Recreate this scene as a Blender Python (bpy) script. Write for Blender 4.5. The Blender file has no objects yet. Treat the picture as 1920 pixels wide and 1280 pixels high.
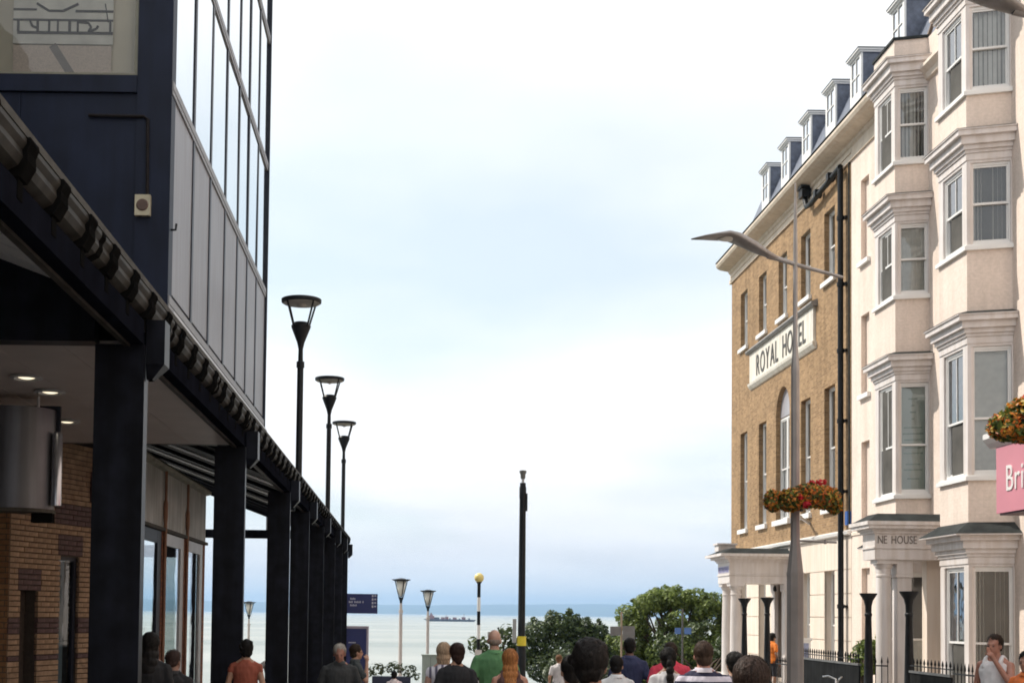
import bpy, bmesh, math, random
import numpy as np
from mathutils import Vector, Matrix, noise

random.seed(7)
S = bpy.context.scene
COL = S.collection
R = math.radians

# ------------------------------------------------------------------ camera, sky, sun, exposure
CAM_Z = 1.7
cd = bpy.data.cameras.new('camera')
cam = bpy.data.objects.new('camera', cd); COL.objects.link(cam)
cd.sensor_fit = 'HORIZONTAL'; cd.sensor_width = 36.0
cd.lens = 2500.0/1920.0*36.0
cd.shift_x = 0.099; cd.shift_y = 0.208
cd.clip_start = 0.1; cd.clip_end = 90000.0
cam.matrix_world = Matrix.Translation((0, 0, CAM_Z)) @ Matrix.Rotation(R(92.5), 4, 'X') @ Matrix.Rotation(0.013, 4, 'Z')
S.camera = cam

SUN_DIR = Vector((-0.66, 0.36, 0.84)).normalized()
wd = bpy.data.worlds.new('World'); S.world = wd; wd.use_nodes = True
nt = wd.node_tree; nt.nodes.clear()
def N(tree, t, **kw):
    n = tree.nodes.new(t)
    for k, v in kw.items():
        setattr(n, k, v)
    return n
sky = N(nt, 'ShaderNodeTexSky', sky_type='NISHITA', sun_disc=False)
sky.sun_elevation = math.asin(SUN_DIR.z); sky.sun_rotation = math.atan2(SUN_DIR.x, SUN_DIR.y)
sky.air_density = 1.0; sky.dust_density = 2.0; sky.ozone_density = 1.0
tc = N(nt, 'ShaderNodeTexCoord')
sep = N(nt, 'ShaderNodeSeparateXYZ'); nt.links.new(tc.outputs['Generated'], sep.inputs[0])
def mth(tree, op, a, b=None, clamp=False):
    n = tree.nodes.new('ShaderNodeMath'); n.operation = op; n.use_clamp = clamp
    for i, v in enumerate((a, b)):
        if v is None: continue
        if isinstance(v, (int, float)): n.inputs[i].default_value = v
        else: tree.links.new(v, n.inputs[i])
    return n.outputs[0]
zc = mth(nt, 'ADD', mth(nt, 'MAXIMUM', sep.outputs['Z'], 0.0), 0.16)
cu = mth(nt, 'DIVIDE', sep.outputs['X'], zc); cv = mth(nt, 'DIVIDE', sep.outputs['Y'], zc)
cmb = N(nt, 'ShaderNodeCombineXYZ'); nt.links.new(cu, cmb.inputs[0]); nt.links.new(cv, cmb.inputs[1])
n1 = N(nt, 'ShaderNodeTexNoise'); n1.inputs['Scale'].default_value = 0.85; n1.inputs['Detail'].default_value = 5.0
n1.inputs['Roughness'].default_value = 0.42
mp = N(nt, 'ShaderNodeMapping'); mp.inputs['Location'].default_value = (-13.9, 4.2, -3.303)
nt.links.new(cmb.outputs[0], mp.inputs[0]); nt.links.new(mp.outputs[0], n1.inputs['Vector'])
rp = N(nt, 'ShaderNodeValToRGB')
rp.color_ramp.elements[0].position = 0.33; rp.color_ramp.elements[0].color = (0.55, 0.55, 0.55, 1)
rp.color_ramp.elements[1].position = 0.58; rp.color_ramp.elements[1].color = (1, 1, 1, 1)
nt.links.new(n1.outputs['Fac'], rp.inputs[0])
# streaky grey undersides low over the sea
n2 = N(nt, 'ShaderNodeTexNoise'); n2.inputs['Scale'].default_value = 1.0; n2.inputs['Detail'].default_value = 6.0
mp2 = N(nt, 'ShaderNodeMapping'); mp2.inputs['Scale'].default_value = (5.0, 5.0, 26.0); mp2.inputs['Location'].default_value = (0.6, 0.2, 0.4)
nt.links.new(tc.outputs['Generated'], mp2.inputs[0]); nt.links.new(mp2.outputs[0], n2.inputs['Vector'])
rp2 = N(nt, 'ShaderNodeValToRGB')
rp2.color_ramp.elements[0].position = 0.34; rp2.color_ramp.elements[0].color = (7.8, 7.8, 8.0, 1)
rp2.color_ramp.elements[1].position = 0.62; rp2.color_ramp.elements[1].color = (9.4, 9.3, 9.3, 1)
nt.links.new(n2.outputs['Fac'], rp2.inputs[0])
hi = N(nt, 'ShaderNodeMapRange'); hi.inputs['From Min'].default_value = 0.04; hi.inputs['From Max'].default_value = 0.17
nt.links.new(sep.outputs['Z'], hi.inputs['Value'])
cl = N(nt, 'ShaderNodeMixRGB'); cl.inputs[2].default_value = (10.3, 10.3, 10.3, 1)
nt.links.new(hi.outputs[0], cl.inputs[0]); nt.links.new(rp2.outputs[0], cl.inputs[1])
sb = N(nt, 'ShaderNodeMixRGB', blend_type='MULTIPLY'); sb.inputs[0].default_value = 1.0
sb.inputs[2].default_value = (0.80, 1.17, 1.12, 1)
nt.links.new(sky.outputs[0], sb.inputs[1])
mx = N(nt, 'ShaderNodeMixRGB')
nt.links.new(mth(nt, 'MAXIMUM', rp.outputs[0], mth(nt, 'SUBTRACT', 1.0, hi.outputs[0])), mx.inputs[0]); nt.links.new(sb.outputs[0], mx.inputs[1]); nt.links.new(cl.outputs[0], mx.inputs[2])
bg = N(nt, 'ShaderNodeBackground'); bg.inputs['Strength'].default_value = 0.1
nt.links.new(mx.outputs[0], bg.inputs['Color'])
wo = N(nt, 'ShaderNodeOutputWorld'); nt.links.new(bg.outputs[0], wo.inputs['Surface'])

sl = bpy.data.lights.new('sun', 'SUN'); sl.energy = 3.8; sl.angle = R(0.6); sl.color = (1.0, 0.93, 0.83)
so = bpy.data.objects.new('sun', sl); COL.objects.link(so)
so.rotation_euler = SUN_DIR.to_track_quat('Z', 'Y').to_euler(); so.location = (-30, 20, 60)

S.view_settings.view_transform = 'Standard'; S.view_settings.look = 'None'
S.view_settings.exposure = 0.3; S.view_settings.gamma = 1.0
S.view_settings.use_curve_mapping = False
S.cycles.use_denoising = True
S.cycles.pixel_filter_type = 'BLACKMAN_HARRIS'; S.cycles.filter_width = 1.8
S.cycles.max_bounces = 8; S.cycles.transparent_max_bounces = 24
S.cycles.caustics_reflective = False; S.cycles.caustics_refractive = False
S.cycles.sample_clamp_indirect = 6.0

# ------------------------------------------------------------------ mesh helpers
class MB:
    def __init__(self):
        self.v = []; self.f = []
    def add(self, vs, fs):
        o = len(self.v); self.v += [tuple(p) for p in vs]; self.f += [tuple(i+o for i in q) for q in fs]; return self
    def box(self, x0, x1, y0, y1, z0, z1):
        if x0 > x1: x0, x1 = x1, x0
        if y0 > y1: y0, y1 = y1, y0
        if z0 > z1: z0, z1 = z1, z0
        return self.add([(x0,y0,z0),(x1,y0,z0),(x1,y1,z0),(x0,y1,z0),(x0,y0,z1),(x1,y0,z1),(x1,y1,z1),(x0,y1,z1)],
                        [(0,3,2,1),(4,5,6,7),(0,1,5,4),(1,2,6,5),(2,3,7,6),(3,0,4,7)])
    def mbox(self, M, sx, sy, sz):
        vs = [M @ Vector((x*sx/2, y*sy/2, z*sz/2)) for z in (-1,1) for (x,y) in ((-1,-1),(1,-1),(1,1),(-1,1))]
        return self.add(vs, [(0,3,2,1),(4,5,6,7),(0,1,5,4),(1,2,6,5),(2,3,7,6),(3,0,4,7)])
    def bar(self, a, b, w, h=None, up=(0,0,1)):
        a = Vector(a); b = Vector(b); h = h or w
        d = (b-a); L = d.length; d.normalize(); up = Vector(up)
        if abs(d.dot(up)) > .98: up = Vector((0,1,0))
        s = d.cross(up).normalized(); u = s.cross(d).normalized()
        M = Matrix.Translation((a+b)/2) @ Matrix((d, s, u)).transposed().to_4x4()
        return self.mbox(M, L, w, h)
    def prism(self, pts, z0, z1):
        n = len(pts)
        ar = sum(pts[i][0]*pts[(i+1)%n][1]-pts[(i+1)%n][0]*pts[i][1] for i in range(n))
        if ar < 0: pts = pts[::-1]
        return self.add([(x,y,z0) for x,y in pts]+[(x,y,z1) for x,y in pts],
                        [tuple(range(n-1,-1,-1)), tuple(range(n,2*n))]+[(i,(i+1)%n,n+(i+1)%n,n+i) for i in range(n)])
    def extr(self, prof, axis, a0, a1):
        """profile polygon extruded along axis ('x': prof=(y,z), 'y': prof=(x,z))"""
        n = len(prof)
        mk = (lambda p, a: (a, p[0], p[1])) if axis == 'x' else (lambda p, a: (p[0], a, p[1]))
        return self.add([mk(p, a0) for p in prof]+[mk(p, a1) for p in prof],
                        [tuple(range(n-1,-1,-1)), tuple(range(n,2*n))]+[(i,(i+1)%n,n+(i+1)%n,n+i) for i in range(n)])
    def lathe(self, prof, c=(0,0,0), n=16, caps=True):
        o = len(self.v)
        for r, z in prof:
            for k in range(n):
                a = 2*math.pi*k/n
                self.v.append((c[0]+r*math.cos(a), c[1]+r*math.sin(a), c[2]+z))
        m = len(prof)
        for i in range(m-1):
            for k in range(n):
                k2 = (k+1) % n
                self.f.append((o+i*n+k, o+i*n+k2, o+(i+1)*n+k2, o+(i+1)*n+k))
        if caps:
            self.f.append(tuple(o+k for k in range(n-1,-1,-1))); self.f.append(tuple(o+(m-1)*n+k for k in range(n)))
        return self
    def tube(self, pts, rad, n=8):
        pts = [Vector(p) for p in pts]
        if isinstance(rad, (int, float)): rad = [rad]*len(pts)
        o = len(self.v); up = None
        for i, p in enumerate(pts):
            d = (pts[min(i+1, len(pts)-1)]-pts[max(i-1, 0)]).normalized()
            if up is None:
                up = Vector((0,0,1)) if abs(d.z) < .9 else Vector((1,0,0))
            s = d.cross(up).normalized(); up = s.cross(d).normalized()
            for k in range(n):
                a = 2*math.pi*k/n
                self.v.append(tuple(p+(s*math.cos(a)+up*math.sin(a))*rad[i]))
        for i in range(len(pts)-1):
            for k in range(n):
                k2 = (k+1) % n
                self.f.append((o+i*n+k, o+i*n+k2, o+(i+1)*n+k2, o+(i+1)*n+k))
        self.f.append(tuple(o+k for k in range(n-1,-1,-1))); self.f.append(tuple(o+(len(pts)-1)*n+k for k in range(n)))
        return self
    def ell(self, c, r, nu=14, nv=9, M=None):
        o = len(self.v); c = Vector(c)
        P = lambda th, ph: Vector((r[0]*math.sin(th)*math.cos(ph), r[1]*math.sin(th)*math.sin(ph), r[2]*math.cos(th)))
        def put(q):
            if M is not None: q = M @ q
            self.v.append(tuple(c+q))
        put(P(0,0))
        for i in range(1, nv):
            for k in range(nu): put(P(math.pi*i/nv, 2*math.pi*k/nu))
        put(P(math.pi,0))
        for k in range(nu): self.f.append((o, o+1+k, o+1+(k+1)%nu))
        for i in range(nv-2):
            for k in range(nu):
                a = o+1+i*nu+k; b = o+1+i*nu+(k+1)%nu
                self.f.append((a, a+nu, b+nu, b))
        e = o+1+(nv-1)*nu; q = o+1+(nv-2)*nu
        for k in range(nu): self.f.append((e, q+(k+1)%nu, q+k))
        return self
    def caps(self, a, b, ra, rb, n=10):
        a = Vector(a); b = Vector(b); d = (b-a); L = d.length; d.normalize()
        pts = []; rr = []
        for t in (-.95, -.7, -.35): pts.append(a+d*ra*t); rr.append(ra*math.sqrt(1-t*t))
        pts.append(a); rr.append(ra); pts.append((a+b)/2); rr.append((ra+rb)/2); pts.append(b); rr.append(rb)
        for t in (.35, .7, .95): pts.append(b+d*rb*t); rr.append(rb*math.sqrt(1-t*t))
        return self.tube(pts, rr, n)
    def loft(self, rings, n=18):
        """rings (cx,cy,z,rx,ry)"""
        o = len(self.v)
        for cx, cy, z, rx, ry in rings:
            for k in range(n):
                a = 2*math.pi*k/n
                self.v.append((cx+rx*math.cos(a), cy+ry*math.sin(a), z))
        m = len(rings)
        for i in range(m-1):
            for k in range(n):
                k2 = (k+1) % n
                self.f.append((o+i*n+k, o+i*n+k2, o+(i+1)*n+k2, o+(i+1)*n+k))
        self.f.append(tuple(o+k for k in range(n-1,-1,-1))); self.f.append(tuple(o+(m-1)*n+k for k in range(n)))
        return self
    def mesh(self, name, mat=None, smooth=False, angle=None):
        me = bpy.data.meshes.new(name); me.from_pydata(self.v, [], self.f)
        if mat: me.materials.append(mat)
        if smooth or angle:
            me.polygons.foreach_set('use_smooth', [True]*len(me.polygons))
            if angle: me.set_sharp_from_angle(angle=R(angle))
        me.update(); return me

def wmat(o):
    b = Matrix.LocRotScale(o.location, o.rotation_euler, o.scale)
    return b if o.parent is None else wmat(o.parent) @ o.matrix_parent_inverse @ b
def put(name, me, parent=None, M=None, local=False):
    o = bpy.data.objects.new(name, me); COL.objects.link(o)
    if M is not None:
        l, q, s = M.decompose(); o.location = l; o.rotation_euler = q.to_euler(); o.scale = s
    if parent is not None:
        o.parent = parent
        if not local: o.matrix_parent_inverse = wmat(parent).inverted()
    return o
def obj(name, mb, mat, parent=None, smooth=False, angle=None, local=False, M=None):
    return put(name, mb.mesh(name, mat, smooth, angle), parent, M, local)
def tag(o, label=None, cat=None, group=None, kind=None):
    if label: o['label'] = label
    if cat: o['category'] = cat
    if group: o['group'] = group
    if kind: o['kind'] = kind
    return o
def thing(name, loc, label, cat, group=None, rz=0.0):
    o = bpy.data.objects.new(name, None); COL.objects.link(o); o.location = loc; o.rotation_euler = (0,0,rz)
    o.empty_display_size = .2
    return tag(o, label, cat, group)
def ktree(root):
    return [c for c in bpy.data.objects if c.parent is root]
def dup(root, loc, rz, label=None):
    def cp(o, p):
        c = o.copy(); COL.objects.link(c); c.parent = p
        for k in kids[o.name]: cp(k, c)
        return c
    kids = {}
    def coll(o):
        kids[o.name] = list(o.children)
        for k in o.children: coll(k)
    coll(root)
    r = cp(root, None); r.location = loc; r.rotation_euler = (0,0,rz)
    if label: r['label'] = label
    return r

# ------------------------------------------------------------------ materials
def base_mat(name):
    m = bpy.data.materials.new(name); m.use_nodes = True
    t = m.node_tree; b = t.nodes['Principled BSDF']
    return m, t, b
def pmat(name, col, rough=.6, var=.12, scale=2.0, metal=0.0, bump=0.0, bscale=60.0, spec=.5, streak=0.0, coat=0.0, detail=6.0):
    m, t, b = base_mat(name)
    tcn = N(t, 'ShaderNodeTexCoord')
    nz = N(t, 'ShaderNodeTexNoise'); nz.inputs['Scale'].default_value = scale; nz.inputs['Detail'].default_value = detail
    t.links.new(tcn.outputs['Object'], nz.inputs['Vector'])
    rr = N(t, 'ShaderNodeValToRGB')
    rr.color_ramp.elements[0].position = .3; rr.color_ramp.elements[1].position = .72
    rr.color_ramp.elements[0].color = (*[max(0, c*(1-var)) for c in col], 1)
    rr.color_ramp.elements[1].color = (*[min(1, c*(1+var)) for c in col], 1)
    t.links.new(nz.outputs['Fac'], rr.inputs[0])
    out = rr.outputs[0]
    if streak > 0:
        mpn = N(t, 'ShaderNodeMapping'); mpn.inputs['Scale'].default_value = (7, 7, .55)
        t.links.new(tcn.outputs['Object'], mpn.inputs[0])
        ns = N(t, 'ShaderNodeTexNoise'); ns.inputs['Scale'].default_value = 1.0; ns.inputs['Detail'].default_value = 4
        t.links.new(mpn.outputs[0], ns.inputs['Vector'])
        r2 = N(t, 'ShaderNodeValToRGB'); r2.color_ramp.elements[0].position = .38; r2.color_ramp.elements[1].position = .6
        v = 1-streak
        r2.color_ramp.elements[0].color = (v, v*.97, v*.93, 1); r2.color_ramp.elements[1].color = (1,1,1,1)
        t.links.new(ns.outputs['Fac'], r2.inputs[0])
        mm = N(t, 'ShaderNodeMixRGB', blend_type='MULTIPLY'); mm.inputs[0].default_value = 1
        t.links.new(out, mm.inputs[1]); t.links.new(r2.outputs[0], mm.inputs[2]); out = mm.outputs[0]
    t.links.new(out, b.inputs['Base Color'])
    b.inputs['Roughness'].default_value = rough; b.inputs['Metallic'].default_value = metal
    b.inputs['Specular IOR Level'].default_value = spec
    if coat: b.inputs['Coat Weight'].default_value = coat; b.inputs['Coat Roughness'].default_value = .08
    if bump > 0:
        nb = N(t, 'ShaderNodeTexNoise'); nb.inputs['Scale'].default_value = bscale; nb.inputs['Detail'].default_value = 5
        t.links.new(tcn.outputs['Object'], nb.inputs['Vector'])
        bp = N(t, 'ShaderNodeBump'); bp.inputs['Strength'].default_value = bump; bp.inputs['Distance'].default_value = .01
        t.links.new(nb.outputs['Fac'], bp.inputs['Height']); t.links.new(bp.outputs[0], b.inputs['Normal'])
    return m
def brickmat(name, c1, c2, cm, painted=False, bumps=.5, var=.25, streak=.1):
    m, t, b = base_mat(name)
    tcn = N(t, 'ShaderNodeTexCoord'); sp = N(t, 'ShaderNodeSeparateXYZ'); t.links.new(tcn.outputs['Object'], sp.inputs[0])
    cb = N(t, 'ShaderNodeCombineXYZ')
    t.links.new(mth(t, 'ADD', sp.outputs['X'], sp.outputs['Y']), cb.inputs[0]); t.links.new(sp.outputs['Z'], cb.inputs[1])
    br = N(t, 'ShaderNodeTexBrick'); br.inputs['Scale'].default_value = 1.0
    br.inputs['Brick Width'].default_value = .225; br.inputs['Row Height'].default_value = .075
    br.inputs['Mortar Size'].default_value = .007; br.inputs['Mortar Smooth'].default_value = .3; br.inputs['Bias'].default_value = 0
    br.inputs['Color1'].default_value = (*c1, 1); br.inputs['Color2'].default_value = (*c2, 1); br.inputs['Mortar'].default_value = (*cm, 1)
    t.links.new(cb.outputs[0], br.inputs['Vector'])
    nz = N(t, 'ShaderNodeTexNoise'); nz.inputs['Scale'].default_value = 1.1; nz.inputs['Detail'].default_value = 8; nz.inputs['Roughness'].default_value = .65
    t.links.new(tcn.outputs['Object'], nz.inputs['Vector'])
    rr = N(t, 'ShaderNodeValToRGB'); rr.color_ramp.elements[0].position = .3; rr.color_ramp.elements[1].position = .7
    rr.color_ramp.elements[0].color = (1-var, 1-var, 1-var*1.05, 1); rr.color_ramp.elements[1].color = (1+var*.4, 1+var*.38, 1+var*.35, 1)
    t.links.new(nz.outputs['Fac'], rr.inputs[0])
    n3 = N(t, 'ShaderNodeTexNoise'); n3.inputs['Scale'].default_value = 16; n3.inputs['Detail'].default_value = 6
    t.links.new(tcn.outputs['Object'], n3.inputs['Vector'])
    r3 = N(t, 'ShaderNodeValToRGB'); r3.color_ramp.elements[0].position = .35; r3.color_ramp.elements[1].position = .65
    g = .95 if painted else .82
    r3.color_ramp.elements[0].color = (g,g,g*.98,1); r3.color_ramp.elements[1].color = (1.06,1.06,1.06,1)
    t.links.new(n3.outputs['Fac'], r3.inputs[0])
    m1 = N(t, 'ShaderNodeMixRGB', blend_type='MULTIPLY'); m1.inputs[0].default_value = 1
    m2 = N(t, 'ShaderNodeMixRGB', blend_type='MULTIPLY'); m2.inputs[0].default_value = 1
    t.links.new(br.outputs['Color'], m1.inputs[1]); t.links.new(rr.outputs[0], m1.inputs[2])
    t.links.new(m1.outputs[0], m2.inputs[1]); t.links.new(r3.outputs[0], m2.inputs[2])
    mpn = N(t, 'ShaderNodeMapping'); mpn.inputs['Scale'].default_value = (3.2, 3.2, .28); t.links.new(tcn.outputs['Object'], mpn.inputs[0])
    ns = N(t, 'ShaderNodeTexNoise'); ns.inputs['Scale'].default_value = 1.0; ns.inputs['Detail'].default_value = 7; t.links.new(mpn.outputs[0], ns.inputs['Vector'])
    rs = N(t, 'ShaderNodeValToRGB'); rs.color_ramp.elements[0].position = .36; rs.color_ramp.elements[1].position = .56
    rs.color_ramp.elements[0].color = (1-streak, 1-streak*1.05, 1-streak*1.15, 1); rs.color_ramp.elements[1].color = (1,1,1,1); t.links.new(ns.outputs['Fac'], rs.inputs[0])
    m3 = N(t, 'ShaderNodeMixRGB', blend_type='MULTIPLY'); m3.inputs[0].default_value = 1; t.links.new(m2.outputs[0], m3.inputs[1]); t.links.new(rs.outputs[0], m3.inputs[2])
    t.links.new(m3.outputs[0], b.inputs['Base Color']); b.inputs['Roughness'].default_value = .8
    b.inputs['Specular IOR Level'].default_value = .3
    bp = N(t, 'ShaderNodeBump'); bp.inputs['Strength'].default_value = bumps; bp.inputs['Distance'].default_value = .012; bp.invert = True
    hh = mth(t, 'SUBTRACT', br.outputs['Fac'], mth(t, 'MULTIPLY', n3.outputs['Fac'], .5))
    t.links.new(hh, bp.inputs['Height']); t.links.new(bp.outputs[0], b.inputs['Normal'])
    return m
def glassmat(name, tint=(.93,.96,.95), boost=1.0, minr=.0, rough=.015, wave=.2):
    m = bpy.data.materials.new(name); m.use_nodes = True; t = m.node_tree; t.nodes.clear()
    tr = N(t, 'ShaderNodeBsdfTransparent'); tr.inputs[0].default_value = (*tint, 1)
    gl = N(t, 'ShaderNodeBsdfGlossy'); gl.inputs['Roughness'].default_value = rough; gl.inputs[0].default_value = (.95,.97,1,1)
    nz = N(t, 'ShaderNodeTexNoise'); nz.inputs['Scale'].default_value = 1.3
    tcn = N(t, 'ShaderNodeTexCoord'); t.links.new(tcn.outputs['Object'], nz.inputs['Vector'])
    bp = N(t, 'ShaderNodeBump'); bp.inputs['Strength'].default_value = wave; bp.inputs['Distance'].default_value = .05
    t.links.new(nz.outputs['Fac'], bp.inputs['Height']); t.links.new(bp.outputs[0], gl.inputs['Normal'])
    fr = N(t, 'ShaderNodeFresnel'); fr.inputs[0].default_value = 1.52
    fac = mth(t, 'ADD', mth(t, 'MULTIPLY', fr.outputs[0], boost), minr, True)
    mxs = N(t, 'ShaderNodeMixShader'); t.links.new(fac, mxs.inputs[0]); t.links.new(tr.outputs[0], mxs.inputs[1]); t.links.new(gl.outputs[0], mxs.inputs[2])
    o = N(t, 'ShaderNodeOutputMaterial'); t.links.new(mxs.outputs[0], o.inputs[0])
    return m
def leafmat(name, c1, c2, trans=.35):
    m, t, b = base_mat(name)
    gi = N(t, 'ShaderNodeNewGeometry')
    rr = N(t, 'ShaderNodeValToRGB'); rr.color_ramp.elements[0].color = (*c1,1); rr.color_ramp.elements[1].color = (*c2,1)
    t.links.new(gi.outputs['Random Per Island'], rr.inputs[0]); t.links.new(rr.outputs[0], b.inputs['Base Color'])
    b.inputs['Roughness'].default_value = .45; b.inputs['Specular IOR Level'].default_value = .5
    tl = N(t, 'ShaderNodeBsdfTranslucent'); t.links.new(rr.outputs[0], tl.inputs[0])
    mxs = N(t, 'ShaderNodeMixShader'); mxs.inputs[0].default_value = trans
    t.links.new(b.outputs[0], mxs.inputs[1]); t.links.new(tl.outputs[0], mxs.inputs[2])
    t.links.new(mxs.outputs[0], t.nodes['Material Output'].inputs[0])
    return m

M_brick = brickmat('yellow_stock_brick', (.475,.30,.155), (.30,.18,.088), (.40,.31,.215), bumps=.35, var=.22, streak=.16)
M_paintbrick = brickmat('painted_brick', (.86,.735,.655), (.85,.725,.645), (.82,.70,.62), painted=True, bumps=.22, var=.09, streak=.09)
M_stucco = pmat('cream_stucco', (.82,.72,.625), .75, .06, 1.2, bump=.25, bscale=50, streak=.07)
M_trim = pmat('lilac_white_trim', (.76,.71,.69), .5, .06, 2, bump=.12, streak=.12)
M_white = pmat('white_gloss_paint', (.84,.83,.81), .35, .04, 3)
M_sill = pmat('white_sill_paint', (.86,.85,.83), .5, .05, 4)
M_cornice = pmat('cornice_stucco', (.74,.64,.53), .75, .08, 1.5, bump=.2, streak=.1)
M_lead = pmat('lead_sheet', (.032,.036,.036), .75, .4, 4, spec=.12, bump=.2, bscale=12)
M_slate = pmat('blue_slate', (.13,.15,.20), .5, .3, 6, bump=.4, bscale=10)
M_black = pmat('black_iron', (.010,.011,.013), .45, .3, 8, bump=.1, spec=.22)
M_navy = pmat('navy_cladding', (.012,.017,.036), .5, .2, 1.5, bump=.05, streak=.12, spec=.18)
M_navycol = pmat('navy_column_paint', (.009,.010,.016), .36, .55, 5, spec=.16, streak=.45, bump=.08, bscale=30)
M_glass = glassmat('window_glass', boost=2.4)
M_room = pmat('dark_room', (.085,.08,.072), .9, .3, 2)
M_curtain = pmat('net_curtain', (.76,.74,.69), .85, .08, 8)
M_blind = pmat('blind_slat', (.82,.81,.79), .8, .1, 5)
M_poster = pmat('pale_green_paper', (.60,.68,.62), .8, .06, 4)
M_posterink = pmat('green_print', (.33,.45,.39), .8, .2, 30)
M_ink = pmat('dark_ink', (.03,.03,.035), .6, .1, 5)
M_steel = pmat('grey_lamp_steel', (.36,.335,.32), .45, .15, 3, metal=.3, streak=.2)
M_mull = pmat('dark_mullion', (.02,.023,.035), .4, .15, 3, spec=.25)
M_skyglass = pmat('mirror_glass', (.80,.84,.87), .035, .03, 1, metal=1.0)
M_span = pmat('grey_spandrel_panel', (.25,.25,.275), .42, .07, .8, streak=.12, spec=.35)
M_alu = pmat('aluminium_trim', (.50,.50,.51), .4, .08, 4, metal=.3)
M_gutter = pmat('grey_gutter', (.036,.034,.030), .5, .5, 5, spec=.08)
M_flash = pmat('beige_flashing', (.065,.06,.052), .6, .3, 6, bump=.2, spec=.06)
M_strap = pmat('dark_bracket', (.008,.008,.008), .9, .2, 6, spec=.0)
M_matt = pmat('matt_navy_black', (.008,.009,.014), .9, .25, 3, spec=.0, streak=.15)
M_soffit = pmat('brown_soffit_board', (.47,.41,.385), .45, .08, 2)
M_rafter = pmat('pale_rafter_paint', (.46,.45,.43), .55, .1, 3)
M_darkwood = pmat('dark_roof_boards', (.013,.014,.019), .7, .25, 3, spec=.15)
M_redpaint = pmat('terracotta_timber', (.22,.105,.06), .55, .25, 4)
M_tile = pmat('roof_tile', (.10,.09,.085), .7, .3, 8)

# ------------------------------------------------------------------ ground, sea, far shore, haze
GP = [(-60,0.0),(6,0.0),(10,-.10),(16,-.28),(26,-.62),(36,-1.0),(46,-1.5),(60,-2.3),(75,-3.2),(110,-5.6),(150,-8.4),(200,-11.5),(400,-16)]
def gz(y):
    for (a, za), (b, zb) in zip(GP, GP[1:]):
        if a <= y <= b: return za+(zb-za)*(y-a)/(b-a)
    return GP[-1][1]
def strip(x0, x1, y0, y1, dz, step=4.0):
    m = MB(); ys = []; y = y0
    while y < y1: ys.append(y); y += step
    ys.append(y1)
    vs = []; fs = []
    for i, y in enumerate(ys):
        vs += [(x0, y, gz(y)+dz), (x1, y, gz(y)+dz)]
        if i: fs.append((2*i-2, 2*i-1, 2*i+1, 2*i))
    return m.add(vs, fs)
M_ground = pmat('grass_and_sand_ground', (.13,.13,.075), .9, .3, .3, bump=.4, bscale=3)
M_pave = brickmat('street_pavers', (.36,.28,.24), (.30,.24,.21), (.20,.18,.16), bumps=.3)
tag(obj('ground', strip(-420, 420, -60, 400, -.03), M_ground), kind='structure')
tag(obj('street_paving', strip(-30, 10.6, -40, 62, .004), pmat('grey_paving', (.22,.21,.20), .8, .15, 3, bump=.2, bscale=20)), kind='structure')
tag(obj('promenade_road', strip(-150, 150, 62.5, 74, .01, 3), pmat('asphalt', (.055,.055,.058), .85, .2, 5, bump=.3, bscale=80)), kind='structure')
SEA = -9.0
def watermat():
    m, t, b = base_mat('estuary_water')
    b.inputs['Base Color'].default_value = (.33,.36,.30,1); b.inputs['Roughness'].default_value = .26; b.inputs['IOR'].default_value = 1.33
    tcn = N(t, 'ShaderNodeTexCoord'); mpn = N(t, 'ShaderNodeMapping'); mpn.inputs['Scale'].default_value = (.05, .25, 1)
    t.links.new(tcn.outputs['Object'], mpn.inputs[0])
    nz = N(t, 'ShaderNodeTexNoise'); nz.inputs['Scale'].default_value = 1.2; nz.inputs['Detail'].default_value = 8; nz.inputs['Roughness'].default_value = .6
    t.links.new(mpn.outputs[0], nz.inputs['Vector'])
    mp3 = N(t, 'ShaderNodeMapping'); mp3.inputs['Scale'].default_value = (.0012, .008, 1); t.links.new(tcn.outputs['Object'], mp3.inputs[0])
    n4 = N(t, 'ShaderNodeTexNoise'); n4.inputs['Scale'].default_value = 1.0; n4.inputs['Detail'].default_value = 7; t.links.new(mp3.outputs[0], n4.inputs['Vector'])
    r4 = N(t, 'ShaderNodeValToRGB'); r4.color_ramp.elements[0].position = .38; r4.color_ramp.elements[1].position = .62
    r4.color_ramp.elements[0].color = (.25,.28,.25,1); r4.color_ramp.elements[1].color = (.40,.41,.37,1); t.links.new(n4.outputs['Fac'], r4.inputs[0]); t.links.new(r4.outputs[0], b.inputs['Base Color'])
    bp = N(t, 'ShaderNodeBump'); bp.inputs['Strength'].default_value = 1.0; bp.inputs['Distance'].default_value = 1.8
    t.links.new(nz.outputs['Fac'], bp.inputs['Height']); t.links.new(bp.outputs[0], b.inputs['Normal'])
    return m
sm = MB(); XS = [-26000,-8000,-2500,-800,0,800,2500,8000,26000]; YS = [120,220,400,800,1600,3200,6400,12000,19000]
sm.add([(x,y,SEA) for y in YS for x in XS], [(j*9+i, j*9+i+1, (j+1)*9+i+1, (j+1)*9+i) for j in range(8) for i in range(8)])
tag(obj('sea', sm, watermat()), kind='structure')
hm = MB(); nx = 220; rows = [(14200,0),(14500,.30),(15200,.62),(16200,1.0),(18000,.8)]
for j, (y, f) in enumerate(rows):
    for i in range(nx+1):
        x = -16000+32000*i/nx
        h = 112+44*noise.noise(Vector((x*.00035, 3.3, j*.05)))+24*noise.noise(Vector((x*.0016, 8.1, j*.4)))+9*noise.noise(Vector((x*.006, 1.1, j*2.0)))
        h += 14*math.exp(-((x-2500)/2600)**2)
        hm.v.append((x, y, SEA-2+f*h+(8 if j else 0)))
for j in range(len(rows)-1):
    for i in range(nx):
        a = j*(nx+1)+i; hm.f.append((a, a+1, a+nx+2, a+nx+1))
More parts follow.
